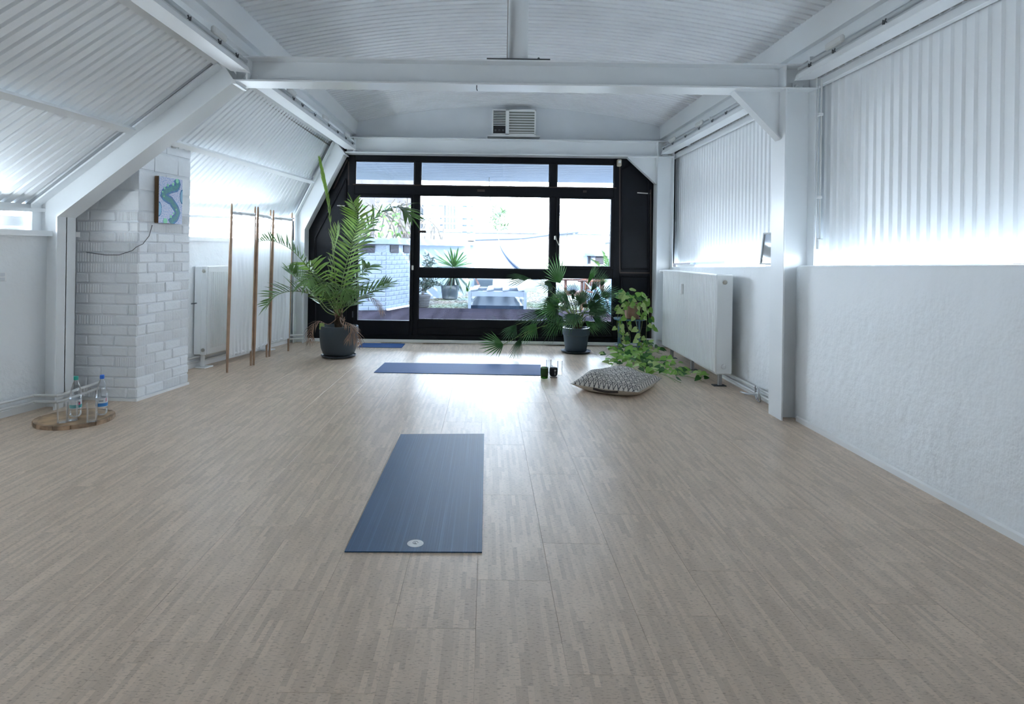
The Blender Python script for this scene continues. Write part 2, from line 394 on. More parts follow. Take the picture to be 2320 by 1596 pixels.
# left lower wall: plaster with window ledge
def wl_prism(z0, z1, d0, d1, y0=-2.7, y1=9.25):
    return MB().prism([(WL(y0) + d0, y0, z0), (WL(y1) + d0, y1, z0), (WL(y1) + d1, y1, z0), (WL(y0) + d1, y0, z0)], (0, 0, z1 - z0))
wall_left = wl_prism(0, 1.40, -.28, 0).build('wall_left', M['plaster'], label='white plaster parapet wall along the left side under the strip window', cat='wall', kind='structure')
mb = wl_prism(1.40, 1.445, -.30, .045); mb.build('trim_4', M['white'], label='white window ledge on top of the left parapet wall', cat='sill', kind='structure')
wl_prism(0, .05, 0, .012, -2.7, 9.2).build('baseboard_left', M['white'], label='low white skirting along the left wall', cat='baseboard', kind='structure')
wnd = wl_prism(1.445, 1.475, -.14, -.09).build('window_3', M['white'], label='long narrow strip window between left parapet and roof slope', cat='window', kind='structure')
wl_prism(1.535, 1.552, -.135, -.095).build('window_frame', M['white'], wnd)
wl_prism(1.61, 1.66, -.14, -.09).build('window_frame', M['white'], wnd)
wl_prism(1.475, 1.612, -.118, -.112).build('pane', M['glass'], wnd)
wl_prism(1.475, 1.555, -.085, -.07, -2.7, 5.12).build('cover_board', M['white'], wnd)  # white board added to dim the lower band of the strip window
wl_prism(1.40, 1.78, -.10, -.01, 5.30, 6.15).build('cover_board', M['white'], wnd)  # white board added to close the bright slit beside the pillar
for y in (-1, 1.5, 4.0, 6.1, 7.6):
    MB().box(WL(y) - .14, WL(y) - .09, y - .02, y + .02, 1.475, 1.61).build('mullion', M['white'], wnd)
MB().box(-14, WL(-2.7) - .2, -14, 9.2, .9, 1.0).prism([(WL(-2.7) - .25, -2.7, .9), (WL(9.2) - .25, 9.2, .9), (-6, 9.2, .9), (-6, -2.7, .9)], (0, 0, .1)).build('roof_left_bounce', M['roofgrey'], label='added pale roof outside the left strip window to bounce light', cat='roof', kind='structure')  # unseen roof added to bounce skylight up onto the left slope

#@R
# right side: plaster parapet, slot, corrugated sheet
def zs(Y): return 1.385 - .026 * Y                       # crest of the parapet as it runs
def WR(Y): return lerp(2.515, 2.58, (Y - 5.3) / 3.9) if Y > 5.3 else 2.515
mb = MB(); ysR = [-2.7, 1.0, 2, 3, 4, 4.6, 5.0, 5.12]
def wr_rows(ys, offs=0.0):
    rows = []
    for y in ys:
        x, z = WR(y), zs(y)
        prof = [(x, 0), (x - .004, .3), (x + .004, .8), (x, z - .03), (x + .01, z - .008), (x + .035, z), (x + .45, z), (x + .45, 0)]
        rows.append([V((a, y, b)) for a, b in prof])
    return rows
mb.grid(wr_rows(ysR)); mb.prism([r_ for r_ in wr_rows([5.12])[0]], (0, .001, 0))
wall_right = mb.build('wall_right', M['plaster'], smooth=True, label='rough white plaster parapet on the right nearest the viewer', cat='wall', kind='structure')
mb = MB(); rws = wr_rows([5.12, 5.6, 6.4, 7.5, 9.25])
for r_ in rws:
    for p in r_: 
        if p.x < 2.7: p.x += .03
mb.grid(rws); mb.build('wall_right_far', M['plaster'], smooth=True, label='white plaster parapet behind the right ribbed radiator', cat='wall', kind='structure')
mb = MB(); mb.prism([(2.515, -2.7, 0), (2.503, -2.7, 0), (2.503, -2.7, .035), (2.515, -2.7, .045)], (0, 7.8, 0))
mb.build('baseboard_right', M['white'], label='thin white skirting along the right plaster wall nearest the viewer', cat='baseboard', kind='structure')
mb = MB(); mb.prism([(2.55, 5.35, 0), (2.61, 9.2, 0), (2.598, 9.2, 0), (2.535, 5.35, 0)], (0, 0, .04))
mb.build('baseboard_right_far', M['white'], label='thin white skirting below the right ribbed radiator', cat='baseboard', kind='structure')
XS = 2.72
def zb(Y): return lerp(1.325, 1.413, (5.26 - Y) / 2.07) if Y < 5.2 else lerp(1.325, 1.20, (Y - 5.26) / 3.9)
mb = MB(); rows = []
for y, d in corrug(-2.7, 9.25, groove=.013, depth=-.013):
    rows.append([V((XS + d, y, z)) for z in (min(zb(y), 1.44), 2.1, 2.80)])
mb.grid(rows).build('wall_right_sheet', M['sheet'], label='white corrugated sheet standing upright above the right parapet', cat='wall', kind='structure')
B(2.655, 2.70, -2.7, 9.2, 2.70, 2.76, .004).build('trim_5', M['paint'], label='white steel angle along the top of the right corrugated sheet', cat='trim', kind='structure')
mb = MB()
for a, b in ((-2.7, 5.1), (5.35, 9.0)):
    mb.prism([(2.685, a, zs(a) + .002), (2.685, b, zs(b) + .002), (2.685, b, zs(b) + .03), (2.685, a, zs(a) + .03)], (.04, 0, 0))
mb.build('trim_6', M['white'], label='white sill rail under the right corrugated sheet', cat='sill', kind='structure')
B(2.93, 3.02, -2.7, 9.25, 1.60, 3.5).build('wall_right_outside', M['owall'], label='outer skin of the right wall above its strip window', cat='wall', kind='structure')
B(3.2, 14, -14, 9.2, .8, .9).build('roof_right_outside', M['roofgrey'], label='pale flat roof outside the right strip window', cat='roof', kind='structure')

# LED ropes on the right ledge; unseen left pair added for slope glow
def emis(name, col, st):
    m = bpy.data.materials.new(name); m.use_nodes = True; b = m.node_tree.nodes['Principled BSDF']
    b.inputs['Base Color'].default_value = (*col, 1); b.inputs['Emission Color'].default_value = (*col, 1); b.inputs['Emission Strength'].default_value = st; return m
M['led'] = emis('led_rope_glow', (.80, .91, 1.0), 5.5)
M['ledf'] = emis('led_rope_glow_far', (.80, .91, 1.0), 17.0)
M['led_added'] = emis('added_rope_glow_left', (.80, .91, 1.0), 75.0)
def rope(label, pts, mat):
    t = thing('led_rope', label, 'light', pts[0], 'LED rope lights on the window ledges')
    MB().tube(pts, .008, 6).build('light_tube', M[mat], t, smooth='all')
    MB().tube([pts[0], pts[0] + V((0, -.03, 0))], .009, 6).build('end_cap', M['white'], t)
rope('glowing LED rope on the right ledge nearest the viewer', [V((2.575, y, zs(y) + .010 + .002 * math.sin(y * 23))) for y in [x * .15 for x in range(-4, 34)]], 'led')
rope('glowing LED rope on the right ledge above the ribbed radiator', [V((WR(y) + .075, y, zs(y) + .010 + .002 * math.sin(y * 23))) for y in [5.9 + x * .15 for x in range(0, 15)]], 'ledf')
rope('added unseen LED rope on the left ledge nearest the viewer', [V((WL(y) - .03, y, 1.454)) for y in [x * .3 for x in range(-2, 17)]], 'led_added')
rope('added unseen LED rope on the left ledge above the panel radiator', [V((WL(y) - .03, y, 1.454)) for y in [5.6 + x * .3 for x in range(0, 11)]], 'led_added')

# ceiling vault
def vault(y0, y1):
    mb = MB(); rows = []
    for y, d in corrug(y0, y1, groove=.017, depth=.028):
        x0 = lerp(-1.965, -1.885, (y - 5.2) / 4.1); x1 = lerp(2.56, 2.45, (y - 5.2) / 4.1) if y > 5.2 else 2.56
        r_ = []
        for i in range(25):
            u = i / 24; r_.append(V((lerp(x0 - .07, x1 + .07, u), y, 3.165 + .27 * (1 - (2 * u - 1) ** 2) + d)))
        rows.append(r_)
    return mb.grid(rows)
vault(-2.7, 9.25).build('ceiling', M['sheet2'], smooth=True, label='shallow arched white corrugated ceiling', cat='ceiling', kind='structure')
B(-5.5, 3.05, -2.9, 9.4, 3.55, 3.65).build('roof', M['roofgrey'], label='outer roof deck above the arched ceiling', cat='roof', kind='structure')
MB().prism([(-5.6, -2.8, 1.75), (-2.35, -2.8, 3.2), (-2.3, -2.8, 3.6), (-5.7, -2.8, 1.9)], (0, 5, 0)).build('roof_left_slope', M['roofgrey'], label='outer roof skin over the left slope', cat='roof', kind='structure')

# purlins with fascias
def ibeam(mb, p0, p1, up, h, wd, tf=.014, tw=.009):
    p0, p1, up = V(p0), V(p1), V(up).normalized()
    mb.bar(p0 + up * (h / 2 - tf / 2), p1 + up * (h / 2 - tf / 2), wd, tf, up=up, bev=.002)
    mb.bar(p0 - up * (h / 2 - tf / 2), p1 - up * (h / 2 - tf / 2), wd, tf, up=up, bev=.002)
    mb.bar(p0, p1, tw, h - 2 * tf, up=up)
def purlin(name, label, x0, x1, s):
    root = thing(name, label, 'beam', (x0, 0, 2.9), kind='structure')
    mb = MB(); ibeam(mb, (x0 - s * .055, -2.7, 2.945), (x1 - s * .055, 9.2, 2.945), (0, 0, 1), .13, .11); mb.build('girder', M['paint'], root)
    mb = MB(); mb.prism([(x0, -2.7, 3.005), (x0 + s * .02, -2.7, 3.20), (x0 - s * .0, -2.7, 3.21), (x0 - s * .02, -2.7, 3.005)], (x1 - x0, 11.9, 0)); mb.build('fascia', M['paint'], root)
    mb = MB(); mb.box(min(x0, x0 - s * .5), max(x0, x0 - s * .5), -2.7, 9.3, 3.02, 3.04); mb.build('soffit', M['gap'], root)
    if s > 0: B(x0 - .30, x0 - .285, -2.7, 9.2, 2.81, 3.03).build('closure_board', M['gap'], root)
purlin('purlin_beam', 'white longitudinal roof girder along the left edge of the ceiling', -1.985, -1.915, 1)
purlin('purlin_beam', 'white longitudinal roof girder along the right edge of the ceiling', 2.585, 2.49, -1)

# ------------------------------------------------------------------ steel portal frames
def portal_frame(Y0, Y1, nm, kin, kout, tin, tout, bl, br_, bz, bt, xin, xout, gus, wtxt):
    yc = (Y0 + Y1) / 2; wd = Y1 - Y0
    root = thing('steel_frame', 'white steel portal frame %s' % wtxt, 'frame', ((bl + br_) / 2, yc, 0), kind='structure')
    # crossbeam
    mb = MB(); zc = (bz + bt) / 2
    ibeam(mb, (bl - .02, yc, zc), (xout, yc, zc), (0, 0, 1), bt - bz, wd)
    mb.build('crossbeam', M['paint'], root)
    mb = MB()
    for x in (bl + .10, xin - .005, xout - .01): mb.box(x, x + .012, Y0 + .005, Y1 - .005, bz + .014, bt - .014)
    mb.build('stiffener', M['paint'], root)
    for x, s in ((bl + .03, 1), (xout - .16, 1)):
        pl = B(x, x + .13, yc - .025, yc - .008, bz + .018, bz + .075, .003).build('splice_plate', M['paint'], root)
        for q in (.03, .095): place(MB().lathe((0, 0, 0), [(.014, 0), (.014, .008), (.008, .013)], 8), 'bolt', M['paint'], pl, Matrix.Translation(V((x + q, yc - .025, bz + .045))) @ Matrix.Rotation(R(90), 4, 'X'))
    # right column
    mb = MB()
    mb.box(xin, xin + .014, Y0, Y1, 0, bz, .002).box(xout - .014, xout, Y0, Y1, 0, bz, .002).box(xin + .014, xout - .014, yc - .005, yc + .005, 0, bz)
    mb.build('column', M['paint'], root)
    a, b, c = gus
    mb = MB(); mb.prism([(a, yc - .008, bz), (xin, yc - .008, bz), (xin, yc - .008, c)], (0, .016, 0))
    mb.bar((a, yc, bz - .002), (xin, yc, c), .10, .012, up=(1, 0, 1)); mb.build('gusset', M['paint'], root)
    # left post and rafter
    mb = MB(); tf = .014
    pin = [V((kin.x, 0, 0)), V((kin.x, 0, kin.z)), V((tin.x, 0, tin.z))]; pout = [V((kout.x, 0, 0)), V((kout.x, 0, kout.z)), V((tout.x, 0, tout.z))]
    def strip(pl, sg):
        a0 = pl; off = []
        for i, p in enumerate(pl):
            d = (pl[min(i + 1, 2)] - pl[max(i - 1, 0)]).normalized(); off.append(p + V((d.z, 0, -d.x)) * sg * tf)
        vs = [V((p.x, y, p.z)) for y in (Y0, Y1) for p in pl] + [V((p.x, y, p.z)) for y in (Y0, Y1) for p in off]
        fs = []
        for i in range(2):
            fs += [(i, i + 1, i + 4, i + 3), (6 + i, 9 + i, 10 + i, 7 + i), (i, 6 + i, 7 + i, i + 1), (3 + i, 4 + i, 10 + i, 9 + i)]
        fs += [(0, 3, 9, 6), (2, 8, 11, 5)]
        mb.add(vs, fs)
    strip(pin, -1); strip(pout, 1)
    mb.build('rafter_flange', M['paint'], root)
    mb = MB()
    for i in range(2):
        mb.prism([(pin[i].x, yc - .005, pin[i].z), (pin[i + 1].x, yc - .005, pin[i + 1].z), (pout[i + 1].x, yc - .005, pout[i + 1].z), (pout[i].x, yc - .005, pout[i].z)], (0, .01, 0))
    mb.build('rafter_web', M['paint'], root)
    mb = MB(); mb.prism([(tin.x, Y0, tin.z - .01), (tin.x + .03, Y0, tin.z - .01), (tout.x + .03, Y0, tout.z + .02), (tout.x, Y0, tout.z + .02)], (0, wd, 0)); mb.build('end_plate', M['paint'], root)
    return root
portal_frame(5.10, 5.33, 1, at(130, 491, 5.1), at(70, 461, 5.1), at(527, 187, 5.1), at(490, 141, 5.1), -2.06, 2.4, 2.672, 2.875, 2.385, 2.64,
             (2.0, 0, 2.28), 'crossing the middle of the room')
portal_frame(8.95, 9.17, 2, at(690, 520, 8.95), at(667, 488, 8.95), at(779, 349, 8.95), at(753, 320, 8.95), -2.00, 2.4, 2.70, 2.925, 2.395, 2.63,
             (1.99, 0, 2.33), 'in front of the black window wall')

# ------------------------------------------------------------------ gable and black window wall
YW = 9.2
mb = MB(); N = 24
pts = [(-2.6, YW, 2.72), (-2.6, YW, 3.3)] + [(lerp(-2.1, 2.65, i / N), YW, 3.14 + .30 * (1 - (2 * i / N - 1) ** 2)) for i in range(N + 1)] + [(2.98, YW, 3.3), (2.98, YW, 2.72)]
mb.prism(pts, (0, .14, 0)).build('wall_gable', M['gable'], label='light grey gable wall under the arched ceiling above the glazing', cat='wall', kind='structure')
wb = MB()
wb.prism([(-3.0, YW, 0), (-3.0, YW, 1.55), (-2.2, YW, 2.9), (-2.0, YW, 2.9), (-2.0, YW, 0)], (0, .12, 0))
wb = wb.build('wall_back', M['blackpan'], label='black painted timber wall around the terrace glazing', cat='wall', kind='structure')
MB().box(1.91, 2.95, YW, YW + .12, 0, 2.9).build('panel_board', M['blackpan'], wb)
def moulding(pts, parent):
    mb = MB(); n = len(pts)
    for i in range(n): mb.bar(pts[i], pts[(i + 1) % n], .022, .022, up=(0, -1, 0), bev=.005)
    return mb.build('moulding', M['black'], parent)
def wy(px, py): p = at(px, py, YW - .012); return (p.x, p.y, p.z)
moulding([wy(1408, 385), wy(1436, 366), wy(1470, 410), wy(1470, 610), wy(1408, 610)], wb)
moulding([wy(1408, 626), wy(1470, 627), wy(1470, 745), wy(1408, 744)], wb)
moulding([wy(714, 540), wy(783, 405), wy(783, 590), wy(783, 640), wy(714, 640)], wb)
moulding([wy(714, 655), wy(783, 655), wy(783, 740), wy(714, 740)], wb)
for a, b in (((1404, 378), (1404, 618)), ((1404, 618), (1476, 619)), ((1474, 430), (1474, 770)), ((790, 366), (790, 420)), ((756, 428), (787, 362))):
    MB().bar(wy(*a), wy(*b), .018, .02, up=(0, -1, 0)).build('trim_strip', M['brown'], wb)
for a, b in (((764, 466), (782, 467)), ((792, 588), (792, 620)), ((1444, 437), (1474, 439))):
    MB().bar(wy(*a), wy(*b), .014, .012, up=(0, -1, 0)).build('latch', M['nickel'], wb)

win = MB()
Y0, Y1 = YW - .02, YW + .07
win.box(-2.02, -1.925, Y0, Y1, 0, 2.72, .004)
win = win.build('window_1', M['black'], label='black timber glazed wall with transom lights opening to the terrace', cat='window', kind='structure')
def wbar(x0, x1, z0, z1, nm='mullion', y0=Y0, y1=Y1, par=None, mat='black', bev=.004):
    return B(x0, x1, y0, y1, z0, z1, bev).build(nm, M[mat], par or win)
wbar(1.83, 1.93, 0, 2.72, 'jamb')
wbar(-1.925, 1.83, 2.62, 2.72, 'head_rail')
wbar(-1.925, 1.83, 2.135, 2.272, 'transom')
wbar(-1.065, -.985, .05, 2.135); wbar(-1.065, -.975, 2.272, 2.62)
wbar(.908, 1.0, .325, 2.135); wbar(.895, .998, 2.272, 2.62)
wbar(-.985, .908, .948, 1.077, 'mid_rail'); wbar(1.0, 1.83, .968, 1.095, 'mid_rail')
wbar(-.985, 1.83, .10, .328, 'bottom_rail')
wbar(-2.02, 1.93, 0, .10, 'threshold', Y0 - .03)
wbar(-1.95, 1.86, 2.265, 2.283, 'trim_strip', Y0 - .02, Y0, mat='brown')
wbar(-.985, 1.83, .205, .225, 'trim_strip', Y0 - .012, Y0)
wbar(-.985, 1.83, .115, .135, 'trim_strip', Y0 - .015, Y0)
for x0, x1, z0, z1 in ((-.985, .908, 1.077, 2.135), (-.985, .908, .328, .948), (1.0, 1.83, .328, .968), (-1.925, -1.065, 2.272, 2.62), (-.975, .895, 2.272, 2.62), (.998, 1.83, 2.272, 2.62)):
    B(x0, x1, YW + .02, YW + .026, z0, z1).build('pane', M['glass'], win)
    for q in ((x0, x0 + .012, z0, z1), (x1 - .012, x1, z0, z1), (x0, x1, z0, z0 + .012), (x0, x1, z1 - .012, z1)):
        B(q[0], q[1], YW + .0, YW + .02, q[2], q[3]).build('glazing_bead', M['black'], win)
door = MB(); door.box(-1.925, -1.858, Y0 - .02, Y1 - .02, .10, 2.135, .004)
door = door.build('door_1', M['black'], label='black framed glass terrace door behind the tall palm', cat='door', kind='structure')
for q in ((-1.108, -1.066, .10, 2.135), (-1.858, -1.108, .10, .312), (-1.858, -1.108, 2.092, 2.135)): wbar(*q, nm='door_frame', y0=Y0 - .02, y1=Y1 - .02, par=door)
B(-1.858, -1.108, YW + .01, YW + .016, .312, 2.092).build('pane', M['glass'], door)
p = at(935, 607, YW - .04)
MB().box(p.x - .013, p.x + .013, p.y - .012, p.y, p.z - .035, p.z + .035, .008).build('lock_plate', M['nickel'], door)
for zz in (.35, 1.1, 1.9): MB().lathe((-1.925, Y0 - .022, zz), [(.009, 0), (.009, .09)], 8).build('hinge', M['darkmetal'], door)
sash = MB().box(1.0, 1.047, Y0 - .02, Y1 - .02, 1.095, 2.135, .004).build('window_2', M['black'], label='black casement window with nickel handle above the fan palm', cat='window', kind='structure')
for q in ((1.785, 1.83, 1.095, 2.135), (1.047, 1.785, 1.095, 1.14), (1.047, 1.785, 2.113, 2.135)): wbar(*q, nm='sash_rail', y0=Y0 - .02, y1=Y1 - .02, par=sash)
B(1.047, 1.785, YW + .01, YW + .016, 1.14, 2.113).build('pane', M['glass'], sash)
a, b = at(1258, 539, YW - .06), at(1266, 556, YW - .08)
hd = MB().box(a.x - .014, a.x + .014, YW - .055, YW - .04, a.z - .03, a.z + .03, .006).tube([(a.x, YW - .05, a.z), (a.x, YW - .085, a.z), (b.x, YW - .085, b.z)], .008, 8).build('handle', M['nickel'], sash)
for px, py in ((1090, 432), (957, 525), (1325, 434)):
    p = at(px, py, YW - .03); wbar(p.x - .055 if px != 1325 else p.x - .025, p.x + .055 if px != 1325 else p.x + .025, p.z - .016, p.z + .016, 'catch_plate', YW - .04, YW - .02, mat='brown')
mb = B(-2.7, 2.6, YW - .075, YW - .05, 0, .045, .004); mb.build('trim_7', M['white'], label='white skirting strip along the foot of the window wall', cat='trim', kind='structure')

# rear of the room (behind the viewer)
B(-6, 3.05, -2.85, -2.7, 0, 3.6).build('wall_rear', M['plaster'], label='plain white rear wall behind the viewer', cat='wall', kind='structure')

# ================================================================== INDOOR THINGS
def frame_m(o, d, n, up=V((0, 0, 1))):
    d = V(d).normalized(); n = V(n).normalized(); up = V(up).normalized()
    m = Matrix(((d.x, n.x, up.x, 0), (d.y, n.y, up.y, 0), (d.z, n.z, up.z, 0), (0, 0, 0, 1))); m.translation = V(o); return m

# ---- brick pillar
A_, B_, C_, D_ = V((-3.55, 5.475, 0)), V((-2.987, 5.435, 0)), V((-2.88, 6.15, 0)), V((-3.45, 6.2, 0))
dF = (B_ - A_).normalized(); nF = V((dF.y, -dF.x, 0)); dS = (C_ - B_).normalized(); nS = V((dS.y, -dS.x, 0))
pil = MB(); i_ = .010
q = [A_ - nF * i_, B_ - nF * i_ - nS * i_, C_ - nS * i_, D_]
pil.prism(q, (0, 0, 2.45))
pil = pil.build('brick_pillar', M['mortar'], label='white painted brick pillar with a small painting on it', cat='pillar', kind='structure')
def brick_mesh(nm, L, H, D, seed, ribs=0, bev=.009):
    rnd = random.Random(seed); mb = MB()
    if ribs:
        prof = []
        nseg = ribs * 2 + 1
        for z in (-H / 2 + .004, H / 2 - .004):
            row = []
            for k in range(nseg + 1):
                x = -L / 2 + .006 + (L - .012) * k / nseg
                for e in (0,): row.append((x, (D if k % 2 else D - .006), z))
            prof.append(row)
        n = nseg + 1
        vs = [V(p) for r_ in prof for p in r_] + [V((p[0], 0, p[2])) for r_ in prof for p in (r_[0], r_[-1])]
        fs = [(k, k + 1, n + k + 1, n + k) for k in range(nseg)]
        mb.add(vs, fs); mb.box(-L / 2, L / 2, 0, D - .007, -H / 2, H / 2, .006)
    else:
        mb.box(-L / 2, L / 2, 0, D, -H / 2, H / 2, bev)
        for p in mb.v: p += V((rnd.uniform(-.004, .004), rnd.uniform(-.003, .003) if p.y > D * .4 else 0, rnd.uniform(-.0025, .0025)))
    return mb.mesh(nm, M['brick'])
CH = .0895
BMF = [brick_mesh('brick', .228, .082, .036, s) for s in range(3)] + [brick_mesh('brick_combed', .228, .082, .036, 9, 9)]
BMH = [brick_mesh('brick_half', .112, .082, .036, s + 20) for s in range(2)] + [brick_mesh('brick_half_combed', .112, .082, .036, 9, 4)]
BMB = [brick_mesh('block', .35, .165, .030, s + 40, bev=.004) for s in range(2)]
rnd = random.Random(3)
def lay(face0, d, n, length, rows_):
    for r_, (z0, hgt, lens) in enumerate(rows_):
        x = 0
        for L in lens:
            L = min(L, length - x)
            if L < .04: break
            big = hgt > .12
            if big: me = rnd.choice(BMB); sxx = (L - .004) / .35
            elif L > .17: me = rnd.choice(BMF + BMF[3:]); sxx = (L - .007) / .228
            else: me = rnd.choice(BMH); sxx = (L - .007) / .112
            o = V(face0) + V(d) * (x + L / 2) + V((0, 0, z0 + hgt / 2)) - V(n) * (.034 + rnd.uniform(-.003, .002) if not big else .033)
            m = frame_m(o, d, n) @ Matrix.Diagonal((sxx, 1, 1, 1))
            inst('brick', me, pil, M=m)
            x += L
rowsS, rowsF = [], []
for k in range(18):
    z = .02 + k * CH
    rowsS.append((z, CH, (.24, .24, .25) if k % 2 else (.12, .24, .24, .13)))
    rowsF.append((z, CH, (.12, .24, .21) if k % 2 else (.24, .24, .09)))
for k in range(4):
    z = .02 + 18 * CH + k * .18
    rowsS.append((z, .18, (.36, .37) if k % 2 else (.2, .33, .2))); rowsF.append((z, .18, (.3, .27) if k % 2 else (.2, .37)))
lay(B_, dS, nS, (C_ - B_).length, rowsS); lay(A_, dF, nF, (B_ - A_).length, rowsF)
mb = MB(); mb.prism([B_ + nF * .012 + nS * .012, C_ + nS * .014, C_ - nS * .01, B_ - nS * .01], (0, 0, .022)); mb.prism([A_ + nF * .012, B_ + nF * .012 + nS * .012, B_ - nF * .01, A_ - nF * .01], (0, 0, .022))
mb.build('plinth_strip', M['white'], pil)

# ---- painting
def hit(px, py, p0, n):
    o = V((0, 0, EYE)); d = at(px, py, 1.0) - o; t = (V(p0) - o).dot(V(n)) / d.dot(V(n)); return o + d * t
DP = .046; pf = B_ + nS * DP
a, b = hit(360, 455, pf, nS), hit(413, 455, pf, nS); zt, zl = hit(386, 403, pf, nS).z, hit(386, 507, pf, nS).z
PWd = (V((b.x, b.y, 0)) - V((a.x, a.y, 0))).length; PHt = zt - zl
po = V((a.x, a.y, zl))
ptg = thing('painting', 'small blue and teal canvas painting hanging on the brick pillar', 'painting', po)
mloc = frame_m((0, 0, 0), dS, nS)
def speck():
    m = bpy.data.materials.new('speckled_canvas'); m.use_nodes = True; n = m.node_tree.nodes; L = m.node_tree.links; b = n['Principled BSDF']
    t = n.new('ShaderNodeTexCoord'); nz = n.new('ShaderNodeTexNoise'); nz.inputs['Scale'].default_value = 110; nz.inputs['Detail'].default_value = 2
    rp = n.new('ShaderNodeValToRGB'); e = rp.color_ramp.elements
    e[0].position = .36; e[0].color = (.12, .28, .62, 1); e[1].position = .5; e[1].color = (.58, .66, .82, 1)
    x = e.new(.62); x.color = (.70, .66, .84, 1)
    L.new(t.outputs['Object'], nz.inputs['Vector']); L.new(nz.outputs[0], rp.inputs[0]); L.new(rp.outputs[0], b.inputs['Base Color']); b.inputs['Roughness'].default_value = .5
    return m
M['speck'] = speck()
M['artblue'] = P('art_blue', (.012, .085, .33), .5, var=(.6, 40, (.01, .22, .42)))
M['artteal'] = P('art_teal', (.01, .16, .22), .5, var=(.6, 45, (.02, .28, .24)))
M['artdot'] = P('art_mint', (.22, .68, .42), .5)
M['arthalf'] = P('art_pale_blue', (.25, .52, .72), .5)
M['artedge'] = P('raw_canvas_edge', (.13, .075, .035), .7)
def pset(o): o.matrix_local = mloc; return o
def part_at0(mb, nm, mat, par):
    o = bpy.data.objects.new(nm, mb.mesh(nm, mat)); COL.objects.link(o); o.parent = par; return o
pset(part_at0(B(0, PWd, -DP + .002, -.003, 0, PHt, .003), 'stretcher', M['artedge'], ptg))
cv = pset(part_at0(B(.0, PWd, -.003, 0, 0, PHt, .001), 'canvas', M['speck'], ptg))
cl = [(.70, 1.0), (.80, .88), (.72, .80), (.50, .76), (.25, .68), (.16, .60), (.30, .545), (.50, .50), (.60, .43), (.72, .35), (.80, .25), (.72, .14), (.55, .06), (.45, 0)]
def ribbon(wd, y):
    mb = MB(); rows = []
    sm = []
    for i in range(len(cl) - 1):
        for k in range(3): sm.append(V((lerp(cl[i][0], cl[i + 1][0], k / 3), lerp(cl[i][1], cl[i + 1][1], k / 3), 0)))
    sm.append(V((*cl[-1], 0)))
    for i, p in enumerate(sm):
        t = (sm[min(i + 1, len(sm) - 1)] - sm[max(i - 1, 0)]).normalized(); s_ = V((-t.y * PHt, t.x * PWd, 0)).normalized()
        rr = []
        for e in (-1, 1):
            x = p.x * PWd + e * wd * (s_.x) ; z = p.y * PHt + e * wd * s_.y
            rr.append(V((min(max(x, .002), PWd - .002), y, min(max(z, .001), PHt - .001))))
        rows.append(rr)
    return mb.grid(rows)
part_at0(ribbon(.040, .0008), 'painted_band', M['artblue'], cv); part_at0(ribbon(.022, .0014), 'painted_band', M['artteal'], cv)
for u, v_, r_ in ((.76, .955, .022), (.58, .87, .015), (.36, .825, .013), (.22, .755, .012), (.14, .67, .010), (.2, .58, .008), (.72, .32, .008), (.62, .23, .010), (.50, .155, .015), (.27, .045, .028)):
    part_at0(MB().prism([(u * PWd + r_ * math.cos(k * .524), .001, min(PHt, max(0, v_ * PHt + r_ * math.sin(k * .524)))) for k in range(12)], (0, .0012, 0)), 'painted_dot', M['artdot'], cv)
for cx, cz, sg in ((1, .62, -1), (0, .295, 1)):
    for r_, mt, y in ((.052, 'artblue', .0012), (.043, 'arthalf', .0018)):
        part_at0(MB().prism([(cx * PWd + sg * r_ * .72 * math.sin(k * math.pi / 12), .0, cz * PHt + r_ * 1.3 * math.cos(k * math.pi / 12)) for k in range(13)], (0, y, 0)), 'painted_disc', M[mt], cv)

M['traygrey'] = P('grey_tray', (.5, .53, .55), .4)
# ---- loose wire below the painting
wp = [hit(345, 511, B_ + nS * .006, nS), hit(338, 535, B_ + nS * .006, nS), hit(324, 553, B_ + nS * .006, nS), hit(309, 560, B_ + nS * .006, nS)]
wf = [hit(300, 568, A_ + nF * .008, nF), hit(270, 578, A_ + nF * .008, nF), hit(240, 578, A_ + nF * .008, nF), hit(196, 572, A_ + nF * .008, nF)]
t = thing('wall_wire', 'thin dark wire hanging across the brick pillar below the painting', 'wire', wp[0]); 
MB().tube(wp + wf, .0028, 5).build('wire', M['darkmetal'], t)
MB().lathe(wp[0] + V((0, 0, -.004)), [(.006, 0), (.006, .008)], 6).build('nail', M['steel'], t)
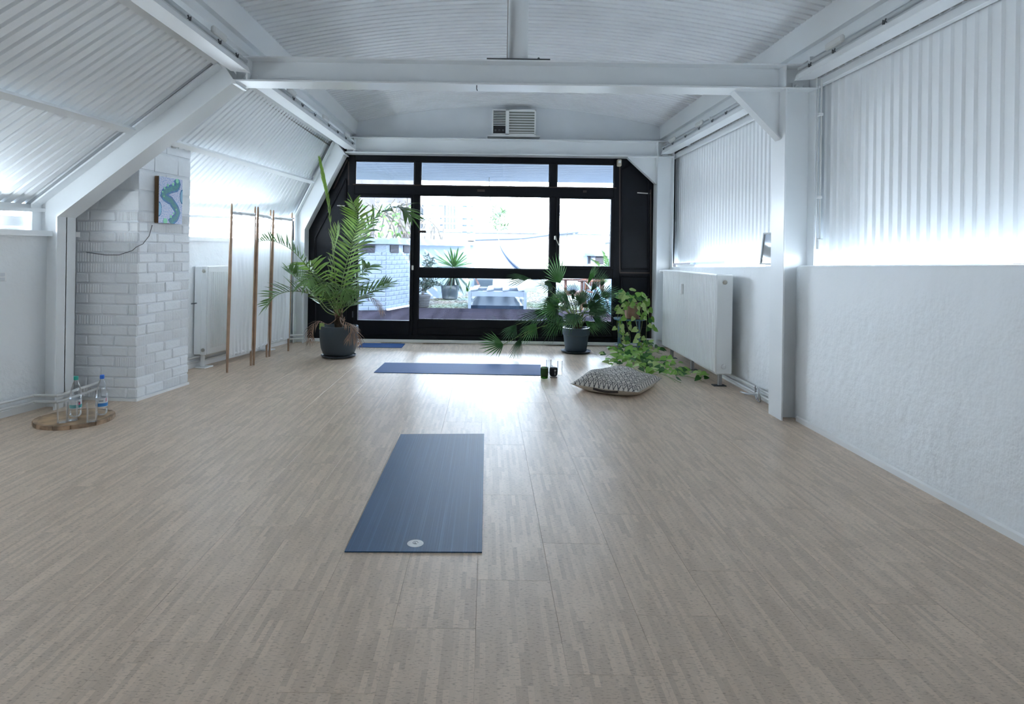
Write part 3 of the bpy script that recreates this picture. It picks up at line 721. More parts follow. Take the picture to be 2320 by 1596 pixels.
# ---- luminaires under the purlins
def luminaire(label, xc0, xc1, y0, y1, s, seed):
    rnd = random.Random(seed)
    t = thing('ceiling_luminaire', label, 'light', (xc0, y0, 2.73), 'long white batten luminaires under the roof girders')
    mb = MB(); pr = [(-.078, 2.742), (.078, 2.728), (.062, 2.775), (.045, 2.80), (-.062, 2.80)] if s > 0 else [(.078, 2.742), (-.078, 2.728), (-.062, 2.775), (-.045, 2.80), (.062, 2.80)]
    mb.prism([(xc0 + a, y0, b) for a, b in pr], (xc1 - xc0, y1 - y0, 0)); mb.build('reflector', M['trough'], t)
    mb = MB(); mb.bar((xc0 + s * .052, y0 + .02, 2.812), (xc1 + s * .052, y1 - .02, 2.812), .028, .026, bev=.004); mb.build('gear_tray', M['traygrey'], t)
    L = y1 - y0
    for k in range(int(L / .42)):
        f = (k + .5 + rnd.uniform(-.2, .2)) / int(L / .42); p = V((lerp(xc0, xc1, f) + s * .076, lerp(y0, y1, f), 2.80))
        c = MB(); c.tube([p, p + V((s * .012, 0, -.035))], .005, 5); c.tube([p + V((s * .008, -.02, -.03)), p + V((s * .02, 0, -.012)), p + V((s * .008, .02, -.03))], .004, 5)
        c.build('clip', M['darkmetal'], t)
    for f in (.2, .55, .85):
        p = V((lerp(xc0, xc1, f) + s * .075, lerp(y0, y1, f), 2.845)); MB().box(p.x - .016, p.x + .016, p.y - .11, p.y + .11, p.z - .03, p.z + .022, .01).build('adaptor', M['pipe'], t)
    for f in (.03, .5, .97):
        p = V((lerp(xc0, xc1, f), lerp(y0, y1, f), 2.80)); MB().box(p.x - .02, p.x + .02, p.y - .012, p.y + .012, 2.80, 2.885).build('bracket', M['paint'], t)
luminaire('long white batten luminaire nearest the viewer along the left roof girder', -2.0, -1.99, 1.2, 5.07, 1, 1)
luminaire('long white batten luminaire along the left girder beyond the middle frame', -1.985, -1.935, 5.4, 8.9, 1, 2)
luminaire('long white batten luminaire nearest the viewer along the right roof girder', 2.52, 2.515, 1.2, 5.07, -1, 3)
luminaire('long white batten luminaire along the right girder beyond the middle frame', 2.51, 2.50, 5.4, 8.9, -1, 4)

# ---- vent stack on the crossbeam
c = at(1172, 128, 5.215); t = thing('vent_stack', 'round white vent pipe standing on the middle crossbeam up to the ceiling', 'pipe', (c.x, 5.215, 2.876))
mb = MB(); mb.lathe((c.x, 5.215, 0), [(.088, 2.886), (.088, 3.30), (.086, 3.38), (.080, 3.43)], 16); mb.build('pipe', M['paint'], t, smooth=True)
B(c.x - .088, c.x - .083, 5.08, 5.14, 2.89, 3.36).build('seam', M['gap'], t)
B(c.x - .25, c.x + .26, 5.10, 5.33, 2.876, 2.886).build('base_plate', M['darkmetal'], t)
MB().lathe((c.x + .17, 5.14, 2.886), [(.011, 0), (.011, .012), (.006, .02)], 8).build('bolt', M['darkmetal'], t)
t = thing('beam_hook', 'small dark hook under the middle crossbeam', 'hook', at(1080, 197, 5.15)); p = at(1080, 196, 5.13)
MB().tube([p + V((0, 0, .02)), p + V((0, 0, -.02)), p + V((.006, 0, -.035))], .004, 6).build('shank', M['darkmetal'], t)

# ---- air conditioner on the gable
a, b = at(1115, 247, 9.0), at(1214, 307, 9.0); x0, x1, z1, z0 = a.x, b.x, a.z, b.z; ya = 9.0
t = thing('air_conditioner', 'boxy white window air conditioner on the gable above the glazing', 'air conditioner', ((x0 + x1) / 2, 9.1, z0))
B(x0, x1, ya + .02, 9.21, z0, z1, .008).build('housing', M['white'], t)
xs = x0 + (x1 - x0) * .31
fr = MB()
for q in ((x0, x1, z1 - .022, z1), (x0, x1, z0, z0 + .022), (x0, x0 + .02, z0, z1), (xs, xs + .05, z0, z1), (x1 - .022, x1, z0, z1)): fr.box(q[0], q[1], ya, ya + .02, q[2], q[3], .003)
fr.build('front_frame', M['white'], t)
B(x0 + .02, xs, ya + .012, ya + .02, z0 + .02, z1 - .02).build('outlet', M['dark'], t)
zz = z0 + (z1 - z0) * .36
for k in range(10): B(x0 + .022, xs, ya, ya + .014, zz + k * .0235, zz + k * .0235 + .008).build('slat', M['white'], t)
cp = B(x0 + .022, xs, ya + .004, ya + .013, z0 + .025, zz - .012, .002).build('control_panel', M['dark'], t)
for k in range(3): place(MB().lathe((0, 0, 0), [(.016, 0), (.013, .012)], 10), 'knob', M['darkmetal'], cp, Matrix.Translation(V((x0 + .05 + k * .055, ya + .004, z0 + .065))) @ Matrix.Rotation(R(90), 4, 'X'))
B(xs + .05, x1 - .02, ya + .012, ya + .02, z0 + .02, z1 - .02).build('intake', P('intake_mesh', (.26, .27, .25), .6), t)
for k in range(9): B(xs + .05, x1 - .022, ya + .002, ya + .012, z0 + .035 + k * .0375, z0 + .045 + k * .0375).build('louvre', M['rad'], t)
B(x0 - .06, x1 + .06, 9.0, 9.19, z0 - .02, z0 - .002).build('shelf', M['white'], t)

# ---- small sensor on the window wall
p = at(1402, 370, YW - .02); t = thing('motion_sensor', 'small cream sensor box at the top right corner of the glazing', 'sensor', p)
B(p.x - .03, p.x + .03, YW - .075, YW - .012, p.z - .05, p.z + .05, .01).build('case', M['cream'], t)
B(p.x - .018, p.x + .018, YW - .079, YW - .074, p.z - .005, p.z + .03, .002).build('lens', M['rad'], t)

# ---- switch plate on the left wall
ys_ = 4.82; p = V((WL(ys_), ys_, at(5, 628, ys_).z)); t = thing('light_switch', 'white double switch plate on the left wall at the picture edge', 'switch', p)
dW = V((.222, 1, 0)).normalized(); nW = V((1, -.222, 0)).normalized()
mm = frame_m(p, dW, nW)
for z0_, z1_, y1_ in ((-.035, .035, .012),): MB().box(-.05, .05, 0, y1_, z0_, z1_, .004, m=mm).build('plate', M['white'], t)
for z in (-.017, .017): MB().box(-.03, .03, .012, .018, z - .013, z + .013, .003, m=mm).build('rocker', M['label_w'], t)

# ---- radiators
RA = V((-3.045, 6.93, 0)); Lr = 1.45; mm = frame_m(RA, dW, nW)
t = thing('panel_radiator', 'white panel radiator standing on a foot beside the brick pillar', 'radiator', RA)
MB().box(0, Lr, -.165, -.012, .15, 1.125, .006, m=mm).build('body', M['rad'], t)
fp = MB().box(.012, Lr - .01, -.012, .0, .155, 1.12, .004, m=mm)
k = 0.06
while k < Lr - .05:
    fp.box(k, k + .014, -.002, .007, .22, 1.06, .005, m=mm); k += .034
fp.build('front_panel', M['rad'], t)
MB().box(-.004, .002, -.16, -.075, .16, 1.115, .002, m=mm).build('side_cover', M['rad'], t)
for z in (.205, 1.07):
    place(MB().lathe((0, 0, 0), [(.020, 0), (.020, .012), (.011, .013), (.011, .02)], 12), 'plug', M['nickel'], t, mm @ Matrix.Translation((0, -.045, z)) @ Matrix.Rotation(R(-90), 4, 'Y'))
for u in (.05, Lr - .12):
    ft = MB().box(u, u + .035, -.115, -.08, .012, .16, .004, m=mm).build('foot', M['rad'], t)
    MB().box(u - .05, u + .10, -.15, -.02, 0, .014, .005, m=mm).build('foot_plate', M['rad'], ft)
MB().box(-.09, .0, -.135, -.128, .71, .722, m=mm).build('bracket', M['darkmetal'], t)

t = thing('ribbed_radiator', 'tall white ribbed radiator on steel feet along the right wall', 'radiator', (2.38, 7.3, 0))
sec = B(-.085, .085, -.0195, .0195, .14, 1.125, .013).mesh('section', M['rad'])
ny = 43
for k in range(ny): inst('section', sec, t, (2.385, 6.385 + .0445 * k, 0))
B(2.30, 2.47, 6.342, 6.366, .13, 1.135, .016).build('end_section', M['rad'], t, smooth=True)
for z, r_ in ((1.055, .022), (.21, .026)):
    place(MB().lathe((0, 0, 0), [(r_, 0), (r_, .012), (.012, .016), (.012, .012)], 12), 'plug', M['nickel'] if z > 1 else M['rad'], t, Matrix.Translation((2.385, 6.342, z)) @ Matrix.Rotation(R(90), 4, 'X'))
vv = MB().tube([(2.385, 8.28, 1.10), (2.385, 8.36, 1.10)], .016, 10).build('valve', M['nickel'], t)
MB().tube([(2.33, 8.34, 1.10), (2.27, 8.34, 1.10)], [.024, .020], 12).build('knob', M['white'], vv)
p = at(1564, 666, 7.42); B(2.272, 2.30, 7.40, 7.44, .86, .99, .008).build('heat_meter', M['white'], t)
for y in (6.44, 7.3, 8.1):
    ft = B(2.365, 2.40, y - .02, y + .02, .006, .16, .003).build('foot', M['steel'], t)
    B(2.31, 2.44, y - .04, y + .04, 0, .008, .002).build('foot_plate', M['darkmetal'], ft)

# ---- heating pipes
def pipes(name, label, paths, r_=.011, mat='pipe', clips=()):
    t = thing(name, label, 'pipe', V(paths[0][0]))
    for pth in paths: MB().tube(pth, r_, 8).build('pipe', M[mat], t, smooth=True)
    for c in clips: MB().box(c[0] - .012, c[0] + .012, c[1] - .012, c[1] + .012, c[2] - .03, c[2] + .03, .003).build('pipe_clip', M['white'], t)
pipes('heating_pipes', 'pair of white heating pipes wrapping round the foot of the left steel post',
      [[(WL(1.5) + .04, 1.5, z), (WL(4.9) + .045, 4.9, z), (-3.60, 5.065, z), (-3.415, 5.07, z), (-3.40, 5.10, z), (-3.32, 5.45, z + .03)] for z in (.075, .125)], .012)
pipes('heating_pipes', 'pair of white heating pipes low on the left wall under the panel radiator',
      [[(WL(6.22) + .04, 6.22, z), (WL(8.85) + .05, 8.85, z), (-2.56, 8.92, z)] for z in (.07, .12)], .012)
pipes('heating_pipes', 'pair of white heating pipes low on the right wall under the ribbed radiator',
      [[(2.30, 9.11, z), (2.46, 9.07, z), (2.53, 8.88, z), (2.52, 7.2, z), (2.505, 5.42, z)] for z in (.055, .105)], .012)
t = thing('cable_bundle', 'loose bundle of pale cables on the pipes at the foot of the right steel column', 'cable', (2.47, 5.75, 0.02))
for k in range(3):
    rr = .05 + .012 * k
    MB().tube([(2.47 - .0 + rr * .25 * math.sin(a_ * .5 + k), 5.75 + rr * math.cos(a_ * .42), .075 + rr * math.sin(a_ * .42)) for a_ in range(15)] + [(2.46, 6.0 + .06 * k, .012)], .005, 6).build('cable', M['steel'], t)
t = thing('cable_conduit', 'thin white cable conduit with clips beside the right steel column', 'conduit', (2.655, 5.07, 1.3))
MB().tube([(2.652, 5.06, 2.74), (2.652, 5.06, 1.42)], .008, 8).build('pipe', M['pipe'], t)
MB().tube([(2.64, 5.085, 2.70), (2.637, 5.085, 2.0), (2.642, 5.08, 1.45)], .0045, 6).build('cable', M['pipe'], t)
for z in (2.46, 1.80): B(2.625, 2.662, 5.045, 5.075, z - .012, z + .012, .003).build('clip', M['white'], t)
B(2.63, 2.668, 5.03, 5.08, 1.38, 1.47, .006).build('socket_box', M['white'], t)

# ---- framed picture on the right sill
p0 = V((2.665, 5.46, zs(5.6) + .004)); t = thing('picture_frame', 'thin framed picture leaning on the right sill behind the steel column', 'picture', p0)
mm = frame_m(p0, (-.245, 1, 0), (-1, -.245, .0)) @ Matrix.Rotation(R(7), 4, 'X')
for q in ((0, .48, 0, .016), (0, .48, .284, .30), (0, .016, 0, .30), (.464, .48, 0, .30)): MB().box(q[0], q[1], -.014, .006, q[2], q[3], .002, m=mm).build('frame_bar', M['traygrey'], t)
MB().box(.01, .47, -.012, -.006, .01, .29, m=mm).build('print', P('pale_print', (.84, .88, .90), .4, var=(.1, 6)), t)
MB().box(.016, .464, -.004, -.002, .016, .284, m=mm).build('glass', M['tumbler'], t)

# ---- yoga mats
def slab(name, corners, th, mat, label):
    o = sum((V(c) for c in corners), V((0, 0, 0))) / 4
    mb = MB(); mb.prism([(c[0], c[1], .0008) for c in corners], (0, 0, th))
    return mb.build(name, M[mat], label=label, cat='mat', o=V((o.x, o.y, 0)))
m1 = slab('yoga_mat', [(-.604, 2.775, 0), (-.002, 2.788, 0), (.0, 4.60, 0), (-.60, 4.56, 0)], .0048, 'matdark', 'dark slate blue yoga mat with a white round logo lying in the foreground')
lc = onfloor(941, 1232, .0056)
mb = MB(); mb.lathe((lc.x, lc.y, .0056), [(.037, 0), (.037, .0006)], 32); lg = mb.build('logo_disc', M['whiteprint'], m1)
M['greyprint'] = P('grey_print', (.30, .33, .36), .5)
mb = MB(); mb.tube([(lc.x + (.012 + .0 * k) * math.cos(k * .45), lc.y + .006 + .012 * math.sin(k * .45), .0063) for k in range(13)], .0014, 5); mb.build('logo_ring', M['greyprint'], lg)
mb = MB(); mb.tube([(lc.x + .006 * math.cos(k * .5 + 1) * (k / 8), lc.y + .006 + .006 * math.sin(k * .5 + 1) * (k / 8), .0063) for k in range(9)], .0013, 5); mb.build('logo_mark', M['greyprint'], lg)
slab('yoga_mat', [(-1.202, 6.857, 0), (.60, 6.825, 0), (.655, 7.475, 0), (-1.18, 7.46, 0)], .005, 'matblue', 'blue yoga mat lying crosswise in front of the glazing')
slab('door_mat', [(-1.736, 8.62, 0), (-1.139, 8.62, 0), (-1.14, 8.995, 0), (-1.735, 9.005, 0)], .006, 'matblue', 'small blue mat on the floor by the terrace door')

# ---- wooden tray, bottles, tumblers
TC = V((-3.10, 4.80, 0)); TR = .262
t = thing('wooden_board', 'round light wooden serving board on the floor with bottles and glasses', 'board', TC)
M['traywood'] = P('acacia_top', (.55, .36, .20), .5, var=(.45, 9)); M['trayrim'] = P('acacia_rim', (.50, .34, .22), .6, var=(.6, 14))
NB = 12; angs = [k * 2 * math.pi / NB + .12 * math.sin(k * 3.1) for k in range(NB)] 
mb = MB(); mb.lathe((TC.x, TC.y, 0), [(TR - .012, .004), (TR - .008, .004), (TR - .008, .030), (.001, .031)], 48); mb.build('top', M['traywood'], t, smooth=True)
for k in range(NB):
    a0, a1 = angs[k], angs[(k + 1) % NB] + (2 * math.pi if k == NB - 1 else 0); rr = TR + .004 * math.sin(k * 2.3); pts = []
    n_ = 6
    for j in range(n_ + 1):
        a_ = lerp(a0 + .012, a1 - .012, j / n_); pts.append((TC.x + rr * math.cos(a_), TC.y + rr * math.sin(a_), .0))
    for j in range(n_, -1, -1):
        a_ = lerp(a0 + .012, a1 - .012, j / n_); pts.append((TC.x + (TR - .03) * math.cos(a_), TC.y + (TR - .03) * math.sin(a_), .0))
    MB().prism(pts, (0, 0, .0305)).build('rim_stave', M['trayrim'], t)
TZ = .0312
def bottle(px, py, label, capm, bandm, flower):
    p = onfloor(px, py, TZ); p.y += .03; p.x *= (p.y / (p.y - .03)); p.z = TZ
    t = thing('water_bottle', label, 'bottle', p, 'water bottles on the wooden board')
    Hh = .305
    prof = [(.006, .006), (.028, .0), (.038, .012), (.0415, .03), (.0415, .06), (.040, .062), (.040, .135), (.0415, .137), (.0405, .16), (.036, .195), (.028, .23), (.018, .262), (.0135, .272), (.0135, .285)]
    MB().lathe(p, prof, 28, cap=False).build('bottle_body', M['pet'], t, smooth=True)
    MB().lathe(p, [(.0148, .276), (.0155, .279), (.0155, .302), (.0135, .305), (.001, .305)], 20).build('cap', M[capm], t, smooth=True)
    lb = MB().lathe(p, [(.0408, .066), (.0408, .132)], 28, cap=False).build('label', M['label_w'], t, smooth=True)
    MB().lathe(p, [(.0412, .069), (.0412, .094)], 28, cap=False).build('label_band', M[bandm], lb, smooth=True)
    # direction to the viewer
    va = math.atan2(-p.y, -p.x)
    def onl(a, z, r=.0416): return p + V((r * math.cos(va + a), r * math.sin(va + a), z))
    for k in range(6):
        a_ = .10 + k * .12 - (.5 if not flower else .0); MB().tube([onl(a_, .108 + .0), onl(a_ + (.04 if k % 2 else -.0), .116)], .0016, 5).build('letter', M['ink'], lb)
    if flower:
        for k in range(8):
            MB().tube([onl(.62 + .03 * math.cos(k * .785), .100 + .0015 * math.sin(k * .785)), onl(.62 + .22 * math.cos(k * .785), .100 + .009 * math.sin(k * .785))], .002, 5).build('flower_petal', M['pink'], lb)
    else:
        for k in range(3): MB().tube([onl(.65, .105 + k * .009), onl(.95, .110 + k * .009)], .002, 5).build('flower_petal', M['pink'], lb)
    return t
bottle(171, 946, 'clear water bottle with a teal green cap on the wooden board', 'teal', 'tealband', True)
bottle(230, 942, 'clear water bottle with a bright blue cap on the wooden board', 'capblue', 'blueband', False)
def tumbler(p, r_, h, label, group):
    t = thing('drinking_glass', label, 'glass', p, group)
    MB().lathe(p, [(.001, .0), (r_ * .9, .0), (r_ * .93, .003), (r_, h), (r_ - .0018, h), (r_ * .93 - .0025, .014), (.001, .013)], 24, cap=False).build('glass_wall', M['tumbler'], t, smooth=True)
    MB().lathe(p, [(r_ * .86, .001), (r_ * .9, .006), (r_ * .86, .011)], 24).build('glass_base', M['tumbler'], t, smooth=True)
g = 'drinking glasses on the wooden board'
for px, py, lab in ((141, 961, 'empty straight drinking glass at the outer left end of the wooden board'), (164, 956, 'empty straight drinking glass in front of the teal capped bottle'), (208, 959, 'empty straight drinking glass in front of the blue capped bottle')):
    p = onfloor(px, py, TZ); k = (p.y + .035) / p.y; tumbler(V((p.x * k, p.y * k, TZ)), .037, .142, lab, g)

# ---- candle glass, speaker, cylinder glasses
p = onfloor(1234, 859); p.y += .04
t = thing('candle_holder', 'green glass candle holder at the right end of the blue mat', 'candle', p)
MB().lathe(p, [(.034, .0), (.038, .004), (.041, .06), (.0415, .112), (.039, .112), (.037, .02), (.001, .018)], 24).build('glass_cup', M['greenglass'], t, smooth=True)
MB().lathe(p, [(.0418, .106), (.0418, .115), (.0385, .115)], 24, cap=False).build('rim', P('dark_rim', (.05, .045, .02), .3), t, smooth=True)
MB().lathe(p, [(.001, .019), (.036, .019), (.037, .05), (.001, .055)], 20).build('wax', P('green_wax', (.10, .22, .03), .5, var=(.5, 40)), t, smooth=True)
p = onfloor(1254.5, 857); p.y += .03
t = thing('portable_speaker', 'small black cordless speaker with white plus and minus marks', 'speaker', p)
MB().box(p.x - .041, p.x + .041, p.y - .03, p.y + .03, 0, .014, .006).build('stand', P('pale_stand', (.42, .36, .33), .5), t)
mb = MB(); mb.lathe((p.x, p.y, 0), [(.022, .012), (.034, .02), (.043, .036), (.0445, .06), (.0435, .09), (.039, .105), (.026, .109), (.001, .11)], 28); mb.build('speaker_body', M['speaker'], t, smooth=True)
dv = V((-p.x, -p.y, 0)).normalized(); rt = V((-dv.y, dv.x, 0))
c0 = V((p.x, p.y, 0)) + dv * .0445 + rt * (.016 if rt.x > 0 else -.016) - dv * .003
mb = MB(); mb.bar(c0 + V((0, 0, .092)), c0 + V((0, 0, .068)), .004, .003, up=dv); mb.bar(c0 - rt * .012 + V((0, 0, .082)), c0 + rt * .012 + V((0, 0, .082)), .004, .003, up=dv); mb.build('plus_mark', M['whiteprint'], t)
mb = MB(); mb.bar(c0 + V((0, 0, .060)), c0 + V((0, 0, .034)), .004, .003, up=dv); mb.build('minus_mark', M['whiteprint'], t)
mb = MB(); mb.tube([(p.x - .018 + .009 * math.cos(a_ * .5), p.y, .118 + .011 * math.sin(a_ * .5)) for a_ in range(14)], .0022, 6); mb.build('loop', P('pale_blue_loop', (.30, .45, .52), .5), t)
for px, py, lab in ((1243.5, 846, 'tall clear glass cylinder standing behind the green candle holder'), (1269, 849, 'tall clear glass cylinder to the right of the black speaker')):
    p = onfloor(px, py); p.y += .03; tumbler(V((p.x, p.y, 0)), .030, .142, lab, 'glass cylinders by the blue mat')

# ---- floor cushion
def diamonds():
    m = bpy.data.materials.new('diamond_weave'); m.use_nodes = True; n = m.node_tree.nodes; L = m.node_tree.links; b = n['Principled BSDF']; b.inputs['Roughness'].default_value = .95
    t = n.new('ShaderNodeTexCoord'); s_ = n.new('ShaderNodeSeparateXYZ'); L.new(t.outputs['Object'], s_.inputs[0])
    def mth(op, a, b_=None):
        x = n.new('ShaderNodeMath'); x.operation = op
        for i, v_ in enumerate((a, b_)):
            if v_ is None: continue
            if isinstance(v_, (int, float)): x.inputs[i].default_value = v_
            else: L.new(v_, x.inputs[i])
        return x.outputs[0]
    u = mth('PINGPONG', mth('MULTIPLY', s_.outputs['X'], 21), .5); v_ = mth('PINGPONG', mth('MULTIPLY', s_.outputs['Y'], 15), .5)
    d = mth('ADD', u, v_)                       # 0..1 diamond distance
    ring = mth('LESS_THAN', mth('ABSOLUTE', mth('SUBTRACT', d, .52)), .10)
    dot = mth('LESS_THAN', mth('ABSOLUTE', mth('SUBTRACT', d, .16)), .07)
    nz = n.new('ShaderNodeTexNoise'); nz.inputs['Scale'].default_value = 130; L.new(t.outputs['Object'], nz.inputs['Vector'])
    brk = mth('GREATER_THAN', nz.outputs[0], .42)
    f = mth('MULTIPLY', mth('MAXIMUM', ring, dot), brk)
    mx = n.new('ShaderNodeMix'); mx.data_type = 'RGBA'; mx.inputs[6].default_value = (.62, .58, .53, 1); mx.inputs[7].default_value = (.05, .05, .055, 1)
    L.new(f, mx.inputs[0]); L.new(mx.outputs[2], b.inputs['Base Color'])
    bp = n.new('ShaderNodeBump'); bp.inputs['Strength'].default_value = .5; bp.inputs['Distance'].default_value = .004; L.new(nz.outputs[0], bp.inputs['Height']); L.new(bp.outputs[0], b.inputs['Normal'])
    return m
cc = [V((.80, 6.07, 0)), V((1.384, 5.71, 0)), V((1.835, 6.39, 0)), V((1.18, 6.78, 0))]
cen = sum(cc, V((0, 0, 0))) / 4; u_ = (cc[1] - cc[0] + cc[2] - cc[3]).normalized(); w_ = V((-u_.y, u_.x, 0)); hx, hy = .335, .385
t = thing('floor_cushion', 'large floor cushion with black and cream diamond weave near the trailing plant', 'cushion', cen)
def cush(sg, nm, mat):
    rows = []; n_ = 28
    for i in range(n_ + 1):
        r_ = []
        for j in range(n_ + 1):
            a, b = 2 * i / n_ - 1, 2 * j / n_ - 1
            e = (max(0, (1 - abs(a) ** 2.6)) * max(0, (1 - abs(b) ** 2.6))) ** .55
            pin = 1 - .045 * (1 - (abs(a) * abs(b)) ** 2) * (abs(a) ** 6 + abs(b) ** 6)
            z = .062 + (.125 * e + .010 * math.sin(6 * a + 3 * b) * e + .006 * math.sin(11 * b - 4 * a) * e if sg > 0 else -.060 * min(1, e * 1.6))
            if sg > 0: z += .012 * math.sin(4 * (a + b)) * e
            z += .012 * (abs(a * b) ** 3)
            r_.append(V((a * hx * pin, b * hy * pin, z)))
        rows.append(r_)
    mb = MB(); mb.grid(rows); o = bpy.data.objects.new(nm, mb.mesh(nm, mat, 'all')); COL.objects.link(o); o.parent = t
    o.rotation_euler = (0, 0, math.atan2(u_.y, u_.x)); return o
cush(1, 'cushion_top', diamonds()); cb = cush(-1, 'cushion_underside', M['creamcloth'])
MB().tube([cen - org(t) + V((-hx * .30 + .0 * k, -hy * .955 - .004, .05 - .012 * math.sin(k / 8 * 3.14))) + V((k / 8 * .24, 0, 0)) for k in range(9)], .010, 6).build('handle', P('dark_leather', (.05, .035, .03), .6), None).parent = cb

# ---- folding screen
def cloth():
    m = bpy.data.materials.new('sheer_white_cloth'); m.use_nodes = True; n = m.node_tree.nodes; L = m.node_tree.links; n.clear()
    o = n.new('ShaderNodeOutputMaterial'); d = n.new('ShaderNodeBsdfDiffuse'); tl = n.new('ShaderNodeBsdfTranslucent'); tp = n.new('ShaderNodeBsdfTransparent')
    d.inputs[0].default_value = (.86, .87, .88, 1); tl.inputs[0].default_value = (.86, .87, .88, 1)
    a, b = n.new('ShaderNodeMixShader'), n.new('ShaderNodeMixShader'); a.inputs[0].default_value = .42; b.inputs[0].default_value = .05
    L.new(d.outputs[0], a.inputs[1]); L.new(tl.outputs[0], a.inputs[2]); L.new(a.outputs[0], b.inputs[1]); L.new(tp.outputs[0], b.inputs[2]); L.new(b.outputs[0], o.inputs[0]); return m
M['cloth'] = cloth()
S0 = [(-2.744, 6.745), (-2.652, 7.175)], [(-2.630, 7.205), (-2.672, 7.745)], [(-2.650, 7.785), (-2.557, 8.225)]
t = thing('folding_screen', 'three panel folding screen of sheer white cloth on tapered wooden posts', 'screen', (-2.65, 7.5, 0))
for pi_, (a, b) in enumerate(S0):
    a, b = V((*a, 0)), V((*b, 0)); d = (b - a).normalized(); lean = V((.025, 0, 0)); nn = V((d.y, -d.x, 0))
    pn = bpy.data.objects.new('screen_panel', None); COL.objects.link(pn); pn.parent = t; ORG[pn.name] = org(t)
    Hs = 1.80
    for q in (a, b):
        MB().tube([q + lean * (z / Hs) + V((0, 0, z)) for z in (0.0, .25, .9, 1.45, 1.7, 1.78, Hs)], [.011, .0165, .018, .0165, .013, .010, .006], 10).build('post', M['oak'], pn, smooth=True)
    for z in (.185, 1.70): MB().tube([a + lean * (z / Hs) + V((0, 0, z)), b + lean * (z / Hs) + V((0, 0, z))], .012, 8).build('rod', M['white'], pn)
    rows = []; Ln = (b - a).length
    for i in range(23):
        z = lerp(.165, 1.725, i / 22); r_ = []
        for j in range(33):
            u = j / 32; g = (1 - i / 22)
            off = (.010 * g ** 1.5 * math.sin(u * 38 + 2 * math.sin(i * .5 + pi_)) + .006 * g * math.sin(u * 17 + pi_) + .004 * math.sin(u * 9 + i * .12)) * math.sin(math.pi * u) ** .5
            r_.append(a.lerp(b, u * .94 + .03) + lean * (z / Hs) + nn * (off + .012) + V((0, 0, z)))
        rows.append(r_)
    mb = MB(); mb.grid(rows); mb.build('cloth', M['cloth'], pn, smooth='all')
    for z in (.185, 1.70): MB().tube([a.lerp(b, .04 + .92 * k / 14) + lean * (z / Hs) + V((0, 0, z + .003 * math.sin(k * 2.1))) for k in range(15)], [.016 + .003 * math.sin(k * 1.7) for k in range(15)], 8).build('cloth_hem', M['cloth'], pn, smooth='all')

# ================================================================== PLANTS
def smooth_path(pts, n=20):
    pts = [V(p) for p in pts]; out = []
    ext = [pts[0] * 2 - pts[1]] + pts + [pts[-1] * 2 - pts[-2]]
    for i in range(len(pts) - 1):
        p0, p1, p2, p3 = ext[i:i + 4]; k = max(2, n // (len(pts) - 1))
        for j in range(k):
            t = j / k; out.append(.5 * ((2 * p1) + (p2 - p0) * t + (2 * p0 - 5 * p1 + 4 * p2 - p3) * t * t + (3 * p1 - p0 - 3 * p2 + p3) * t ** 3))
    out.append(pts[-1]); return out
def blade(mb, p, d, n, L, wd, droop):
    """one narrow pointed leaflet: base p, direction d, face normal n"""
    d = d.normalized(); s = d.cross(n)
    if s.length < 1e-4: s = d.orthogonal()
    s.normalize(); pts = []
    g = V((0, 0, -1))
    for t, w_ in ((0, .35), (.3, 1.0), (.7, .7)):
        c = p + d * L * t + g * droop * L * t * t; pts += [c + s * wd * w_ / 2, c - s * wd * w_ / 2]
    pts.append(p + d * L + g * droop * L)
    mb.add(pts, [(0, 1, 3, 2), (2, 3, 5, 4), (4, 5, 6)])
def frond(parent, path, nl, L, wd, mat, seed, up=V((0, -.25, 1)), lift=.25, fwd=.6, droop=.12, start=.25, rw_=.008, smat='stalk', curl=0.0):
    rnd = random.Random(seed); pth = smooth_path(path, 24); N = len(pth)
    mb = MB(); mb.tube(pth, [lerp(rw_, .0018, (i / (N - 1)) ** .8) for i in range(N)], 5)
    st = mb.build('frond', M[smat], parent)
    lf = MB()
    for k in range(nl):
        f = start + (1 - start) * (k / (nl - 1)); i = min(N - 2, int(f * (N - 1))); q = f * (N - 1) - i
        p = pth[i].lerp(pth[i + 1], q); t = (pth[i + 1] - pth[i]).normalized()
        u = (up - t * up.dot(t)); u = u.normalized() if u.length > .05 else t.orthogonal().normalized()
        s = t.cross(u)
        sz = (.45 + .55 * math.sin(math.pi * min(1, (k / nl) * .85 + .18))) * L
        for sg in (-1, 1):
            ff = fwd + .35 * (k / nl) + rnd.uniform(-.12, .12)
            d = s * sg * 1.0 + t * ff + u * (lift + rnd.uniform(-.15, .15))
            blade(lf, p, d, u, sz * rnd.uniform(.85, 1.12), wd * rnd.uniform(.8, 1.15), droop + rnd.uniform(-.04, .08))
    blade(lf, pth[-1], pth[-1] - pth[-3], up, L * .5, wd, droop)
    lf.build('leaflets', M[mat], st)
    return st

